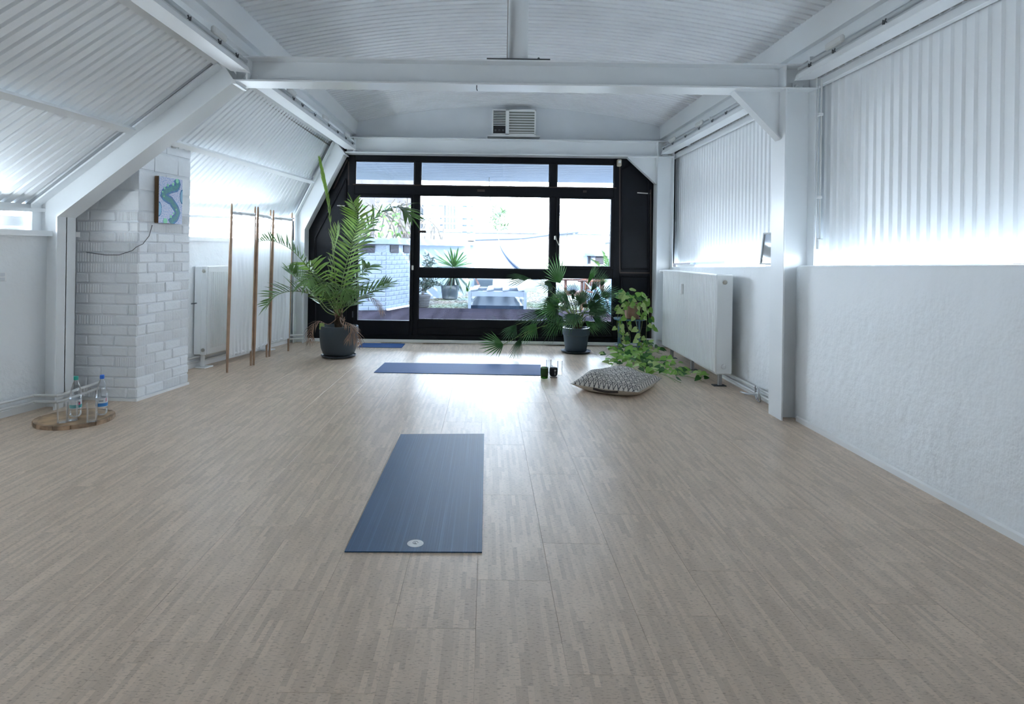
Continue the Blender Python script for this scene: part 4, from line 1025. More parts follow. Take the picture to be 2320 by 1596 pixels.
# ---- date palm
PC = V((-1.815, 7.85, 0))
t = thing('potted_palm', 'tall feathery date palm in a round slate pot left of the terrace door', 'plant', PC)
pot = MB().lathe(PC, [(.16, .028), (.19, .045), (.218, .12), (.232, .22), (.236, .30), (.234, .385), (.216, .388), (.214, .34), (.001, .33)], 36).build('pot', M['pot'], t, smooth=True)
MB().lathe(PC, [(.001, .002), (.17, .0), (.205, .012), (.215, .03), (.208, .032), (.195, .018), (.001, .014)], 36).build('saucer', M['pot'], t, smooth=True)
MB().lathe(PC, [(.001, .348), (.213, .342)], 24, cap=False).build('soil', M['soil'], t)
MB().tube([PC + V((0, 0, .32)), PC + V((-.01, 0, .42)), PC + V((.0, .01, .50)), PC + V((.01, .01, .60))], [.045, .055, .048, .022], 10).build('trunk', M['trunk'], t, smooth=True)
rnd = random.Random(5)
for k in range(9):
    a_ = k * .7; z = .40 + .02 * k
    MB().tube([PC + V((.04 * math.cos(a_), .04 * math.sin(a_), z)), PC + V((.075 * math.cos(a_), .075 * math.sin(a_), z + .07))], [.016, .004], 5).build('leaf_base', M['dry'] if k % 3 else M['terra'], t)
pb = at(728, 750, 7.7); B(pb.x - .03, pb.x + .03, 7.72, 7.724, .35, .43).build('plant_tag', M['leafc'], t)
base = PC + V((0, 0, .50))
def A(*q): return at(*q)
FR = [ # path(px,py,Y), nleaf, length, width, mat, lift, fwd, droop, start
 ([(757, 600, 7.85), (745, 470, 7.86), (734, 410, 7.88), (725, 366, 7.9)], 22, .15, .007, 'frondlime', .25, 6.0, -.01, .42),
 ([(752, 640, 7.80), (758, 570, 7.72), (764, 520, 7.7)], 20, .22, .010, 'frondlime', .4, 1.6, .02, .35),
 ([(775, 640, 7.85), (795, 560, 7.95), (812, 500, 8.0), (800, 462, 8.0)], 34, .33, .014, 'frondlime', .2, .45, .10, .22),
 ([(785, 630, 8.1), (815, 545, 8.3), (860, 485, 8.35), (905, 470, 8.3), (930, 490, 8.25)], 36, .38, .021, 'frond', .25, .55, .22, .35),
 ([(740, 660, 7.75), (705, 615, 7.55), (660, 566, 7.4), (615, 546, 7.3), (575, 549, 7.25)], 36, .21, .012, 'frond', .45, .35, -.05, .3),
 ([(742, 700, 7.7), (715, 672, 7.45), (670, 660, 7.3), (630, 668, 7.2), (606, 690, 7.15)], 30, .27, .013, 'frond', .5, .55, .12, .3),
 ([(785, 700, 7.9), (820, 672, 8.0), (855, 655, 8.05), (880, 643, 8.1)], 26, .32, .019, 'frond', .3, .6, .12, .3),
 ([(775, 690, 8.1), (800, 640, 8.3), (828, 612, 8.35), (838, 604, 8.4)], 22, .32, .018, 'frond', .3, .4, .25, .35),
 ([(750, 690, 7.95), (722, 630, 8.1), (704, 598, 8.15), (690, 600, 8.2)], 26, .32, .014, 'frondlime', .1, .4, .25, .3),
 ([(742, 680, 7.6), (722, 640, 7.4), (706, 622, 7.3), (694, 640, 7.2)], 24, .26, .013, 'frond', .15, .5, .35, .3),
 ([(758, 690, 7.6), (752, 655, 7.35), (742, 640, 7.2), (735, 655, 7.1)], 22, .22, .012, 'frond', .1, .5, .4, .25),
 ([(775, 700, 7.65), (795, 665, 7.45), (812, 650, 7.35), (828, 655, 7.3)], 22, .28, .013, 'frond', .3, .5, .2, .25),
 ([(770, 690, 8.0), (790, 600, 8.15), (802, 545, 8.2), (806, 505, 8.25)], 30, .30, .013, 'frond', .3, .6, .08, .25),
 ([(738, 705, 7.9), (705, 660, 7.9), (672, 630, 7.85), (655, 612, 7.85)], 26, .25, .012, 'frond', .4, .5, .0, .35),
 ([(762, 700, 7.6), (768, 670, 7.4), (778, 655, 7.3), (790, 668, 7.25)], 20, .22, .012, 'frond', .2, .5, .3, .25),
]
for k, (pth, nl, L, wd, mt, lift, fwd, dr, st) in enumerate(FR):
    frond(t, [base] + [at(*q) for q in pth], int(nl * .8), L * 1.1, wd * 1.75, mt, k, lift=lift, fwd=fwd, droop=dr, start=st)
for k, pth in enumerate(([(745, 735, 7.75), (722, 728, 7.65), (706, 742, 7.55), (703, 768, 7.5)], [(775, 735, 7.7), (792, 738, 7.6), (805, 752, 7.55), (812, 775, 7.5)], [(778, 728, 7.7), (800, 742, 7.6), (790, 768, 7.5)], [(820, 672, 8.0), (850, 680, 7.95), (866, 704, 7.95)])):
    frond(t, ([base] if k < 3 else [at(800, 690, 7.95)]) + [at(*q) for q in pth], 12, .14, .010, 'dry', 40 + k, lift=.1, fwd=1.2, droop=.5, start=.35, rw_=.006, smat='dry')

# ---- fan palm
FC = V((1.205, 8.46, 0))
t = thing('potted_fan_palm', 'spreading fan palm in a blue-grey pot under the casement window', 'plant', FC)
MB().lathe(FC, [(.128, .022), (.14, .03), (.166, .22), (.168, .235), (.178, .24), (.186, .335), (.170, .337), (.165, .29), (.001, .285)], 36).build('pot', M['pot2'], t, smooth=True)
MB().lathe(FC, [(.001, .002), (.16, .0), (.19, .012), (.20, .03), (.194, .031), (.18, .018), (.001, .014)], 36).build('saucer', M['pot2'], t, smooth=True)
MB().lathe(FC, [(.001, .30), (.166, .295)], 24, cap=False).build('soil', M['soil'], t)
MB().tube([FC + V((.02, 0, .28)), FC + V((.02, 0, .34)), FC + V((.02, 0, .42))], [.05, .06, .03], 10).build('trunk', M['trunk'], t, smooth=True)
for k in range(10):
    a_ = k * .63; MB().tube([FC + V((.02 + .045 * math.cos(a_), .045 * math.sin(a_), .34)), FC + V((.02 + .11 * math.cos(a_), .11 * math.sin(a_), .46))], [.010, .002], 5).build('leaf_base', M['stalk'], t)
def fan_leaf(parent, b0, hub, tip, mat, nseg=18, spread=150, seed=0, droop=.25, cup=.25, split=.30):
    rnd = random.Random(seed); hub, tip, b0 = V(hub), V(tip), V(b0)
    mid = b0.lerp(hub, .55) + V((0, 0, .04 + .05 * (hub - b0).length))
    stl = MB().tube(smooth_path([b0, mid, hub], 8), [.006] * 2 + [.0045] * 4 + [.003] * 3, 5).build('leaf_stalk', M['stalk'], parent)
    d = (tip - hub); Rr = d.length * 1.3; d.normalize()
    view = (V((0, 0, EYE)) - hub).normalized()
    n = view * .8 + V((rnd.uniform(-.6, .6), 0, .7)); n = (n - d * n.dot(d)).normalized(); s = d.cross(n)
    mb = MB(); hubv = hub
    def ray(a, r_, lift=0):
        q = d * math.cos(a) + s * math.sin(a) + n * (cup * (1 - math.cos(a)))
        p = hub + q.normalized() * r_ * Rr + n * lift
        k = r_ * r_ * Rr; return p + V((0, 0, -droop * k))
    sp = R(spread) / 2
    for i in range(nseg):
        a0, a1 = lerp(-sp, sp, i / nseg), lerp(-sp, sp, (i + 1) / nseg); am = (a0 + a1) / 2
        lw = 1 - .35 * (abs(am) / sp) ** 2; L = lw * rnd.uniform(.88, 1.06)
        w2 = (a1 - a0) * .5
        m0 = ray(am, split * L, -.006); b_0, b_1 = ray(a0, split * L, .006), ray(a1, split * L, .006)
        t0, t1 = ray(am - w2 * .5, .65 * L, 0), ray(am + w2 * .5, .65 * L, 0); tp = ray(am + rnd.uniform(-.04, .04), L, -.01)
        mb.add([hub, b_0, m0, b_1, t0, t1, tp], [(0, 1, 2), (0, 2, 3), (1, 4, 2), (2, 5, 3), (2, 4, 5), (4, 6, 5)])
    mb.build('fan_leaf', M[mat], stl); return stl
fb = FC + V((.02, 0, .40))
FL = [ # hub, tip (px,py,Y), mat, spread, droop, nseg
 ((1269, 642, 8.3), (1248, 590, 8.25), 'fan2', 120, .05, 13), ((1331, 645, 8.4), (1352, 602, 8.35), 'fan2', 36, .05, 8), ((1338, 662, 8.35), (1366, 618, 8.3), 'fan', 40, .05, 8),
 ((1362, 672, 8.4), (1400, 655, 8.4), 'fan', 130, .1, 15), ((1252, 648, 8.3), (1222, 640, 8.2), 'fan', 130, .25, 15), ((1200, 631, 8.1), (1152, 629, 8.0), 'fan', 60, .15, 9),
 ((1140, 781, 7.95), (1096, 782, 7.85), 'fan2', 125, .0, 13), ((1180, 765, 8.0), (1165, 812, 7.9), 'fan', 55, .0, 12), ((1215, 733, 8.15), (1188, 766, 8.05), 'fan2', 90, .1, 12),
 ((1170, 736, 8.1), (1146, 766, 8.0), 'fan', 80, .1, 11), ((1258, 733, 8.2), (1238, 762, 8.1), 'fan', 90, .15, 11), ((1326, 727, 8.25), (1352, 750, 8.2), 'fan2', 70, .05, 11),
 ((1333, 699, 8.35), (1368, 664, 8.3), 'fan', 110, .1, 15), ((1346, 715, 8.3), (1390, 690, 8.3), 'fan', 60, .1, 12), ((1345, 690, 8.5), (1385, 700, 8.5), 'fan', 120, .2, 14),
 ((1288, 682, 8.1), (1262, 668, 7.95), 'fan', 150, .3, 16), ((1262, 700, 8.15), (1222, 715, 8.0), 'fan', 120, .3, 15), ((1240, 705, 8.3), (1185, 722, 8.2), 'fan', 70, .2, 12),
 ((1303, 712, 8.0), (1285, 735, 7.85), 'fan', 150, .3, 17), ((1316, 690, 8.1), (1310, 655, 8.0), 'fan', 150, .25, 17), ((1290, 700, 8.6), (1262, 690, 8.7), 'fan', 150, .2, 16),
 ((1300, 668, 8.5), (1290, 640, 8.5), 'fan', 120, .2, 14), ((1322, 712, 8.1), (1340, 700, 7.95), 'fan', 150, .3, 16), ((1275, 718, 8.2), (1240, 735, 8.05), 'fan2', 100, .25, 13),
 ((1248, 690, 8.2), (1232, 672, 8.1), 'fan', 110, .3, 13), ((1362, 650, 8.6), (1372, 622, 8.6), 'fan', 60, .1, 9),
]
rf = random.Random(21)
for k in range(16):
    a_ = rf.uniform(-2.9, .35); rr = rf.uniform(18, 48); hx_, hy_ = 1306 + rr * math.cos(a_) * 1.25, 712 + rr * math.sin(a_)
    Yh = 8.46 + rf.uniform(-.45, .3); tl = rf.uniform(26, 38)
    FL.append(((hx_, hy_, Yh), (hx_ + tl * math.cos(a_ + rf.uniform(-.4, .4)), hy_ + tl * (math.sin(a_) + .25), Yh + rf.uniform(-.1, .05)), 'fan' if k % 4 else 'fan2', rf.choice((70, 110, 140)), .2, 14))
for k, (h_, tp, mt, sp, dr, ns) in enumerate(FL):
    fan_leaf(t, fb + V((.02 * math.cos(k), .02 * math.sin(k), -.02)), at(*h_), at(*tp), mt, ns, sp, k, dr)

# ---- plant stand with trailing pothos
SC = V((1.935, 8.55, 0)); SH = .455
t = thing('plant_stand', 'round blue metal plant stand with thin legs beside the right column', 'plant stand', SC)
MB().lathe(SC, [(.001, SH - .016), (.205, SH - .016), (.212, SH - .004), (.212, SH + .006), (.206, SH + .006), (.203, SH - .004), (.001, SH - .004)], 32).build('tray', M['blue'], t, smooth=True)
for k in range(4):
    a_ = k * math.pi / 2 + .5
    MB().tube([SC + V((.185 * math.cos(a_), .185 * math.sin(a_), SH - .01)), SC + V((.19 * math.cos(a_), .19 * math.sin(a_), 0))], .008, 8).build('leg', M['blue'], t)
    MB().tube([SC + V((.16 * math.cos(a_ + .2), .16 * math.sin(a_ + .2), SH - .01)), SC + V((.17 * math.cos(a_ + .12), .17 * math.sin(a_ + .12), 0))], .006, 8).build('leg', M['blue'], t)
mb = MB(); mb.tube([SC + V((.19 * math.cos(k * .3927), .19 * math.sin(k * .3927), .10)) for k in range(17)], .005, 6); mb.build('ring', M['blue'], t)
QC = V((1.965, 8.52, SH + .004 - .007))
MBp = MB().lathe(QC, [(.001, .002), (.10, .002), (.115, .014), (.113, .018), (.09, .012)], 24)
t = thing('potted_pothos', 'trailing variegated pothos in a terracotta pot on the blue stand', 'plant', QC + V((0, 0, .0)))
MBp.build('saucer', M['terra'], t, smooth=True)
MB().lathe(QC, [(.085, .012), (.092, .02), (.108, .155), (.118, .157), (.122, .215), (.110, .217), (.106, .19), (.001, .185)], 28).build('pot', M['terra'], t, smooth=True)
MB().lathe(QC, [(.001, .19), (.108, .188)], 20, cap=False).build('soil', M['soil'], t)
def heart(mat, nm):
    mb = MB(); o = [(0, 0), (.30, -.13), (.48, .06), (.46, .34), (.30, .66), (.12, .90), (0, 1.06)]
    L_ = [V((-x, y, abs(x) * .22 - .10 * y * y)) for x, y in o]; R_ = [V((x, y, abs(x) * .22 - .10 * y * y)) for x, y in o]
    mids = [V((0, y, -.10 * y * y)) for y in (0, .06, .22, .45, .7, .9, 1.06)]
    vs = []; fs = []
    for i in range(7): vs += [L_[i], mids[i], R_[i]]
    for i in range(6): fs += [(i * 3, i * 3 + 1, i * 3 + 4, i * 3 + 3), (i * 3 + 1, i * 3 + 2, i * 3 + 5, i * 3 + 4)]
    mb.add(vs, fs); return mb.mesh(nm, M[mat], 'all')
HM = {k: heart(k, 'leaf') for k in ('leafa', 'leafb', 'leafc')}
rnd = random.Random(11)
def put_leaf(parent, p, size, face, point, mt):
    face = V(face).normalized(); d = V(point); d = (d - face * d.dot(face))
    if d.length < 1e-3: d = face.orthogonal()
    d.normalize(); s = d.cross(face)
    m = Matrix(((s.x, d.x, face.x, 0), (s.y, d.y, face.y, 0), (s.z, d.z, face.z, 0), (0, 0, 0, 1))) @ Matrix.Diagonal((size, size, size, 1))
    m.translation = V(p) - org(parent); inst('leaf', HM[mt], parent, M=m)
top = QC + V((0, 0, .20))
# crown leaves
for k in range(46):
    a_ = rnd.uniform(0, 6.28); el = rnd.uniform(.1, 1.3); r_ = rnd.uniform(.09, .20)
    p = top + V((r_ * math.cos(a_) * math.cos(el * .6), r_ * math.sin(a_) * math.cos(el * .6), .02 + r_ * .8 * math.sin(el)))
    out = (p - top).normalized()
    put_leaf(t, p, rnd.uniform(.055, .10), out * .4 + V((rnd.uniform(-.5, .5), -.75, .6)), out + V((0, 0, rnd.uniform(-.9, .3))), rnd.choice(['leafa', 'leafa', 'leafc', 'leafc', 'leafb']))
put_leaf(t, at(1411, 676, 8.5), .13, (-.3, -1, .2), (-.15, 0, 1), 'leafc')
put_leaf(t, at(1462, 690, 8.5), .11, (.2, -1, .3), (.6, 0, .7), 'leafa')
VN = [ # vines down and over the floor
 [(1418, 690), (1405, 720), (1404, 755), (1412, 790)], [(1424, 690), (1420, 730), (1428, 765), (1424, 800)], [(1450, 690), (1455, 730), (1447, 770), (1442, 800)],
 [(1456, 690), (1465, 725), (1464, 765), (1468, 785)], [(1412, 688), (1402, 705), (1398, 735), (1402, 765)], [(1458, 688), (1468, 705), (1472, 735), (1478, 745)], [(1440, 688), (1440, 730), (1452, 760), (1455, 795)]]
for k, v_ in enumerate(VN):
    pts = [top] + [at(x, y, 8.36 - .03 * i + .03 * math.sin(k * 2)) for i, (x, y) in enumerate(v_)]
    if k in (4, 5): pts = [top] + [at(x, y, 8.50 - .02 * i) for i, (x, y) in enumerate(v_)]
    sp = smooth_path(pts, 16); vn = MB().tube(sp, .0035, 5).build('vine', M['vine'], t)
    for i in range(3, len(sp)):
        for rep in range(1):
            if rnd.random() < .55:
                sg = rnd.choice((-1, 1)); p = sp[i] + V((sg * .02, -.015, 0))
                put_leaf(vn, p, rnd.uniform(.05, .085), (sg * .4 + rnd.uniform(-.4, .4), -1, rnd.uniform(.0, .5)), (sg * .8, rnd.uniform(-.2, .2), -rnd.uniform(.2, 1)), rnd.choice(['leafa', 'leafc', 'leafa', 'leafb'] if k % 2 else ['leafa', 'leafc', 'leafc']))
GV = [ # runs on the floor (px, py at floor)
 [(1425, 805), (1400, 800), (1382, 803), (1372, 810)], [(1420, 806), (1395, 818), (1384, 832), (1382, 840)], [(1430, 808), (1440, 822), (1470, 838), (1510, 852), (1543, 868)],
 [(1440, 806), (1470, 822), (1500, 830), (1530, 835), (1546, 850)], [(1435, 810), (1430, 828), (1450, 842), (1490, 850)], [(1450, 800), (1480, 812), (1510, 826), (1560, 842)], [(1462, 786), (1478, 790), (1490, 800), (1500, 802)], [(1430, 805), (1415, 815), (1400, 830)], [(1445, 806), (1480, 830), (1520, 858), (1530, 866)], [(1540, 850), (1565, 855), (1590, 862)], [(1435, 806), (1455, 818), (1475, 826)], [(1425, 806), (1440, 816), (1452, 832), (1470, 846)]]
for k, g_ in enumerate(GV):
    pts = [onfloor(x, y, .02 + .02 * (i % 2)) for i, (x, y) in enumerate(g_)]
    sp = smooth_path(pts, 18); vn = MB().tube(sp, .0035, 5).build('vine', M['vine'], t)
    for i in range(1, len(sp)):
        for rep in range(2 if k in (2, 3, 4, 7, 10, 11) else 1):
            if rnd.random() < .62:
                sg = rnd.choice((-1, 1)); p = sp[i] + V((rnd.uniform(-.08, .08), rnd.uniform(-.08, .08), rnd.uniform(.02, .10)))
                put_leaf(vn, p, rnd.uniform(.05, .085), (rnd.uniform(-.5, .5), -.45 + rnd.uniform(-.5, .3), 1), (sg, rnd.uniform(-1, .4), -rnd.uniform(.0, .5)), rnd.choice(['leafb', 'leafa', 'leafa', 'leafb', 'leafc']))
for k in range(12):   # clump below the stand
    p = onfloor(rnd.uniform(1398, 1478), rnd.uniform(806, 836), 0) + V((0, 0, rnd.uniform(.05, .16)))
    put_leaf(t, p, rnd.uniform(.065, .10), (rnd.uniform(-.5, .5), -.6, .9), (rnd.uniform(-1, 1), rnd.uniform(-1, .3), -.2), rnd.choice(['leafb', 'leafa', 'leafa', 'leafc']))

# ================================================================== TERRACE OUTSIDE
TZ0 = .10
g = MB(); g.box(-16, 16, 9.35, 45, -.3, TZ0)
def gravel():
    m = bpy.data.materials.new('gravel_bed'); m.use_nodes = True; n = m.node_tree.nodes; L = m.node_tree.links; b = n['Principled BSDF']; b.inputs['Roughness'].default_value = .95; b.inputs['Specular IOR Level'].default_value = 0.0
    t = n.new('ShaderNodeTexCoord'); v_ = n.new('ShaderNodeTexVoronoi'); v_.inputs['Scale'].default_value = 22; nz = n.new('ShaderNodeTexNoise'); nz.inputs['Scale'].default_value = 1.2
    L.new(t.outputs['Object'], v_.inputs['Vector']); L.new(t.outputs['Object'], nz.inputs['Vector'])
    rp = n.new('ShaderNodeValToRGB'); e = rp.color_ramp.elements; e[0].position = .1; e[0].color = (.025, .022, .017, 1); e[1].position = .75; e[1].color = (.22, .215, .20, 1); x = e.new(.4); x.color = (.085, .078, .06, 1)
    sx_ = n.new('ShaderNodeSeparateColor'); L.new(v_.outputs['Color'], sx_.inputs[0]); L.new(sx_.outputs[0], rp.inputs[0])
    mx = n.new('ShaderNodeMix'); mx.data_type = 'RGBA'; mx.blend_type = 'MULTIPLY'; mx.inputs[0].default_value = .5; L.new(rp.outputs[0], mx.inputs[6]); L.new(nz.outputs['Color'], mx.inputs[7]); L.new(mx.outputs[2], b.inputs['Base Color'])
    bp = n.new('ShaderNodeBump'); bp.inputs['Distance'].default_value = .02; L.new(v_.outputs['Distance'], bp.inputs['Height']); L.new(bp.outputs[0], b.inputs['Normal']); return m
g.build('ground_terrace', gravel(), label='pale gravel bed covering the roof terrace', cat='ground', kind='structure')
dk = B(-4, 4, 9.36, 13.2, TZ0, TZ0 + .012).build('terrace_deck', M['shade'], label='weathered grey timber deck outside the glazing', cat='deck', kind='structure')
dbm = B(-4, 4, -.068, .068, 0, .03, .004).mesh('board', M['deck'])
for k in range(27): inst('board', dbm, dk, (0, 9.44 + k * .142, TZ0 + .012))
DZ = TZ0 + .042
# back wall with coping and pipe
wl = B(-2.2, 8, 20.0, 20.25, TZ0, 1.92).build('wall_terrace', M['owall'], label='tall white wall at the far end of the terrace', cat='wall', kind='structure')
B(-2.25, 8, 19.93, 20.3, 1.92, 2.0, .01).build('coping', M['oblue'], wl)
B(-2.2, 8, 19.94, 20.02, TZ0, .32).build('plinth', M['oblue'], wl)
t = thing('wall_pipe', 'grey drain pipe sagging across the far terrace wall', 'pipe', at(1058, 543, 19.85))
MB().tube(smooth_path([at(1058, 543, 19.85), at(1120, 541, 19.85), at(1180, 539, 19.85), at(1245, 531, 19.85), at(1310, 525, 19.85)], 16), .055, 10).build('pipe', P('grey_pipe', (.07, .09, .13), .5), t, smooth=True)
for px, py in ((1062, 543), (1180, 539), (1300, 526)): p = at(px, py, 19.88); B(p.x - .03, p.x + .03, 19.82, 20.0, p.z - .07, p.z + .07, .01).build('pipe_clamp', M['steel'], t)
# neighbouring facade behind
nb = B(-9, -3.0, 27, 28, 0, 6.2).build('neighbour_house', P('grey_facade', (.035, .032, .036), .9, var=(.4, 3)), label='grey neighbouring house seen behind the climbing branches', cat='house')
B(-3.0, -1.3, 27.1, 28, 0, 3.3).build('wing', P('grey_wing', (.04, .045, .05), .9, var=(.4, 2)), nb)
for px in (862, 888, 972, 992):
    p = at(px, 500, 26.9); w_ = B(p.x - .25, p.x + .25, 26.9, 27.0, p.z - .75, p.z + .75).build('window', P('pale_window', (.05, .08, .11), .3), nb)
    B(p.x - .03, p.x + .03, 26.86, 26.9, p.z - .75, p.z + .75).build('glazing_bar', M['oblue'], w_)
# left fence board / parapet on the terrace
t = thing('terrace_parapet', 'white boarded parapet on the left side of the terrace', 'parapet', (-3, 14, TZ0))
a, b = at(800, 537, 13.6), at(1060, 545, 17.5)
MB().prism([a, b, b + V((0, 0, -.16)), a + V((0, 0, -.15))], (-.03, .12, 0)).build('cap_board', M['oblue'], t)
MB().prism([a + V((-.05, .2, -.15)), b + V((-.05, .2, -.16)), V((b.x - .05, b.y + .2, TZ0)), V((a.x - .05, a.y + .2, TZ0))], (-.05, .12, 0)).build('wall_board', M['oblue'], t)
# chimney block with brick faces
q0, q1, q2 = V((-2.75, 12.25, 0)), V((-1.985, 12.5, 0)), V((-1.66, 13.55, 0))
ch = MB(); ch.prism([q0, q1, q2, V((-2.5, 13.6, 0))], (0, 0, 1.30)); 
ch = ch.build('chimney_block', M['oblue'], label='low white painted brick chimney outside the terrace door', cat='chimney', kind='structure')
obm = brick_mesh('outer_brick', .228, .077, .03, 71); 
obm.materials.clear(); obm.materials.append(M['oblue'])
def lay_out(p0, p1):
    d = (p1 - p0).normalized(); n = V((d.y, -d.x, 0)); Ln = (p1 - p0).length
    for k in range(13):
        x = 0; z = TZ0 + .04 + k * .0895; first = .12 if k % 2 else .24
        while x < Ln - .04:
            L = min(first, Ln - x); first = .24
            inst('brick', obm, ch, M=frame_m(p0 + d * (x + L / 2) + V((0, 0, z + .045)) - n * .018, d, n) @ Matrix.Diagonal(((L - .01) / .228, 1, 1, 1))); x += L
lay_out(q0, q1); lay_out(q1, q2)
def holes(p0, p1, segs):
    d = (p1 - p0); n = V((d.y, -d.x, 0)).normalized()
    for f0, f1 in segs:
        a, b = p0 + d * f0, p0 + d * f1
        MB().prism([a + n * .016 + V((0, 0, 1.27)), b + n * .016 + V((0, 0, 1.27)), b + n * .016 + V((0, 0, 1.435)), a + n * .016 + V((0, 0, 1.435))], n * -.05).build('vent_opening', M['shade'], ch)
MB().prism([q0, q1, q2, V((-2.5, 13.6, 0))], (0, 0, .17)).build('vent_course', M['oblue'], ch).location.z = 1.28
holes(q0, q1, ((.12, .72),)); holes(q1, q2, ((.15, .5), (.72, .98)))
MB().prism([q0 + V((-.05, -.08, 1.45)), q1 + V((.06, -.08, 1.45)), q2 + V((.1, 0, 1.45)), V((-2.55, 13.65, 1.45))], (0, 0, .09)).build('cap_slab', M['oblue'], ch)
MB().bar(q1 + V((.05, -.02, TZ0 + .06)), q2 + V((.05, 0, TZ0 + .06)), .05, .03).build('foot_strip', M['white'], ch)

# pergola roof
pg = thing('pergola', 'white slatted pergola roof over the terrace', 'pergola', (0, 13, TZ0))
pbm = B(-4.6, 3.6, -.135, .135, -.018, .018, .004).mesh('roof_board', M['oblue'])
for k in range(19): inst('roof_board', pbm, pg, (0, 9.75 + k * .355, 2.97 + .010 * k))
B(-4.6, 3.6, 9.55, 9.63, 2.72, 2.92, .006).build('beam', P('grey_beam_paint', (.36, .37, .38), .7), pg)  # front beam in its own even grey paint
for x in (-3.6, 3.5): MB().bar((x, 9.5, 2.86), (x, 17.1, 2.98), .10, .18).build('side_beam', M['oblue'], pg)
for x, y in ((-3.6, 17.0), (3.5, 17.0)): B(x - .06, x + .06, y - .06, y + .06, TZ0, 2.95, .006).build('post', M['oblue'], pg)
# lattice frame to the left of the wall
lt = thing('lattice_screen', 'white post and lattice screen beside the far wall', 'lattice', at(1000, 545, 18.5))
for px in (982, 1000, 1053, 1072):
    a, b = at(px, 470, 18.5), at(px, 560, 18.5); B(a.x - .07, a.x + .07, 18.45, 18.55, TZ0, a.z + .2, .01).build('post', M['oblue'], lt)
for py in (462, 490, 505, 520, 540, 548):
    a, b = at(945, py, 18.4), at(1074, py + 3, 18.4); MB().bar(a, b, .04, .05 if py < 540 else .13).build('rail', M['owall'], lt)
for k in range(7):
    a, b = at(1005 + k * 7, 466, 18.42), at(1005 + k * 7, 520, 18.42); MB().bar(a, b, .02, .03, up=(0, 1, 0)).build('lattice_bar', M['owall'], lt)
# climbing branches
def branches(name, label, x0, x1, y0, y1, Y, n, seed, leafmat=None):
    rnd = random.Random(seed); t = thing(name, label, 'climber', at((x0 + x1) / 2, y1, Y))
    for k in range(n):
        p = at(rnd.uniform(x0, x1), y1, Y + rnd.uniform(-.3, .3)); p.z = TZ0; q = at(rnd.uniform(x0, x1), rnd.uniform(y0, y0 + 30), Y + rnd.uniform(-.4, .4)); m_ = at(rnd.uniform(x0, x1), y1, Y) + V((rnd.uniform(-.4, .4), 0, rnd.uniform(-.2, .2)))
        MB().tube(smooth_path([p, m_, q], 8), [.03 - .0022 * i for i in range(9)], 5).build('branch', M['twig'], t)
    if leafmat:
        lf = MB()
        for k in range(70):
            p = at(rnd.gauss((x0 + x1) / 2, (x1 - x0) / 4), rnd.uniform(y0 + 15, y1), Y + rnd.uniform(-.4, .4)); d = V((rnd.uniform(-1, 1), rnd.uniform(-1, 1), rnd.uniform(-1, .4)))
            blade(lf, p, d, V((0, -1, .4)), rnd.uniform(.10, .2), .07, .2)
        lf.build('foliage', M[leafmat], t)
branches('climbing_plant', 'bare climbing branches with pale leaves above the chimney', 812, 935, 448, 537, 15.5, 16, 1, 'frond')
branches('climbing_plant', 'bare twiggy branches on the lattice left of the far wall', 950, 1000, 462, 530, 18.0, 12, 2)
branches('climbing_plant', 'thin dry twigs behind the far wall coping', 1060, 1095, 490, 523, 20.8, 10, 3)
# tree seen over the wall
t = thing('garden_tree', 'slender green tree rising behind the far wall', 'tree', at(1132, 524, 23)); rnd = random.Random(4); lf = MB()
MB().tube([V((at(1132, 560, 23).x, 23, TZ0)), at(1130, 500, 23), at(1134, 470, 23)], [.06, .04, .01], 6).build('trunk', M['twig'], t)
for k in range(140):
    p = at(rnd.gauss(1132, 9), rnd.uniform(470, 524), 23 + rnd.uniform(-.4, .4)); blade(lf, p, V((rnd.uniform(-1, 1), rnd.uniform(-1, 1), rnd.uniform(-.6, .8))), V((0, -1, .3)), .3, .05, .3)
lf.build('crown', P('garden_tree_leaf', (.02, .055, .012), .6, var=(.4, 3)), t)

# skylight and slatted bench
p0, p1 = onfloor(1062, 702, TZ0), onfloor(1188, 703, TZ0); yf = 13.30; xl, xr = at(1060, 700, yf).x, at(1188, 700, yf).x; yb = 14.6
t = thing('skylight', 'grey domed rooflight on a dark curb in the gravel', 'skylight', ((xl + xr) / 2, 13.9, TZ0))
MB().prism([(xl, yf, TZ0), (xr, yf, TZ0), (xr, yb, TZ0), (xl, yb, TZ0)], (0, 0, .10)).build('curb', M['curb'], t)
cx, cy = (xl + xr) / 2, (yf + yb) / 2; hx_, hy_ = (xr - xl) / 2 - .03, (yb - yf) / 2 - .03; rows = []
for i in range(13):
    r_ = []
    for j in range(13):
        u, v_ = 2 * i / 12 - 1, 2 * j / 12 - 1; e = min(1, 1.9 * (1 - max(abs(u), abs(v_)))); e = e * e * (3 - 2 * e) if e < 1 else 1
        r_.append(V((cx + u * hx_, cy + v_ * hy_, TZ0 + .10 + .25 * e ** .8)))
    rows.append(r_)
MB().grid(rows).build('dome', M['dome'], t, smooth='all')
bx0, bx1, by0, by1, bz = at(1064, 668, 13.2).x, at(1190, 668, 13.2).x, 13.22, 14.75, at(1130, 666, 13.2).z
t = thing('slatted_bench', 'low white slatted bench standing over the rooflight', 'bench', ((bx0 + bx1) / 2, 14, TZ0))
for x in (bx0, bx1):
    for y in (by0, by1): B(x - .03, x + .03, y - .03, y + .03, TZ0, bz + .04, .004).build('leg', M['oblue'], t)
for y in (by0, by1): B(bx0, bx1, y - .02, y + .02, bz - .06, bz + .05, .004).build('apron', M['oblue'], t)
for x in (bx0, bx1): B(x - .02, x + .02, by0, by1, bz - .06, bz + .05, .004).build('apron', M['oblue'], t)
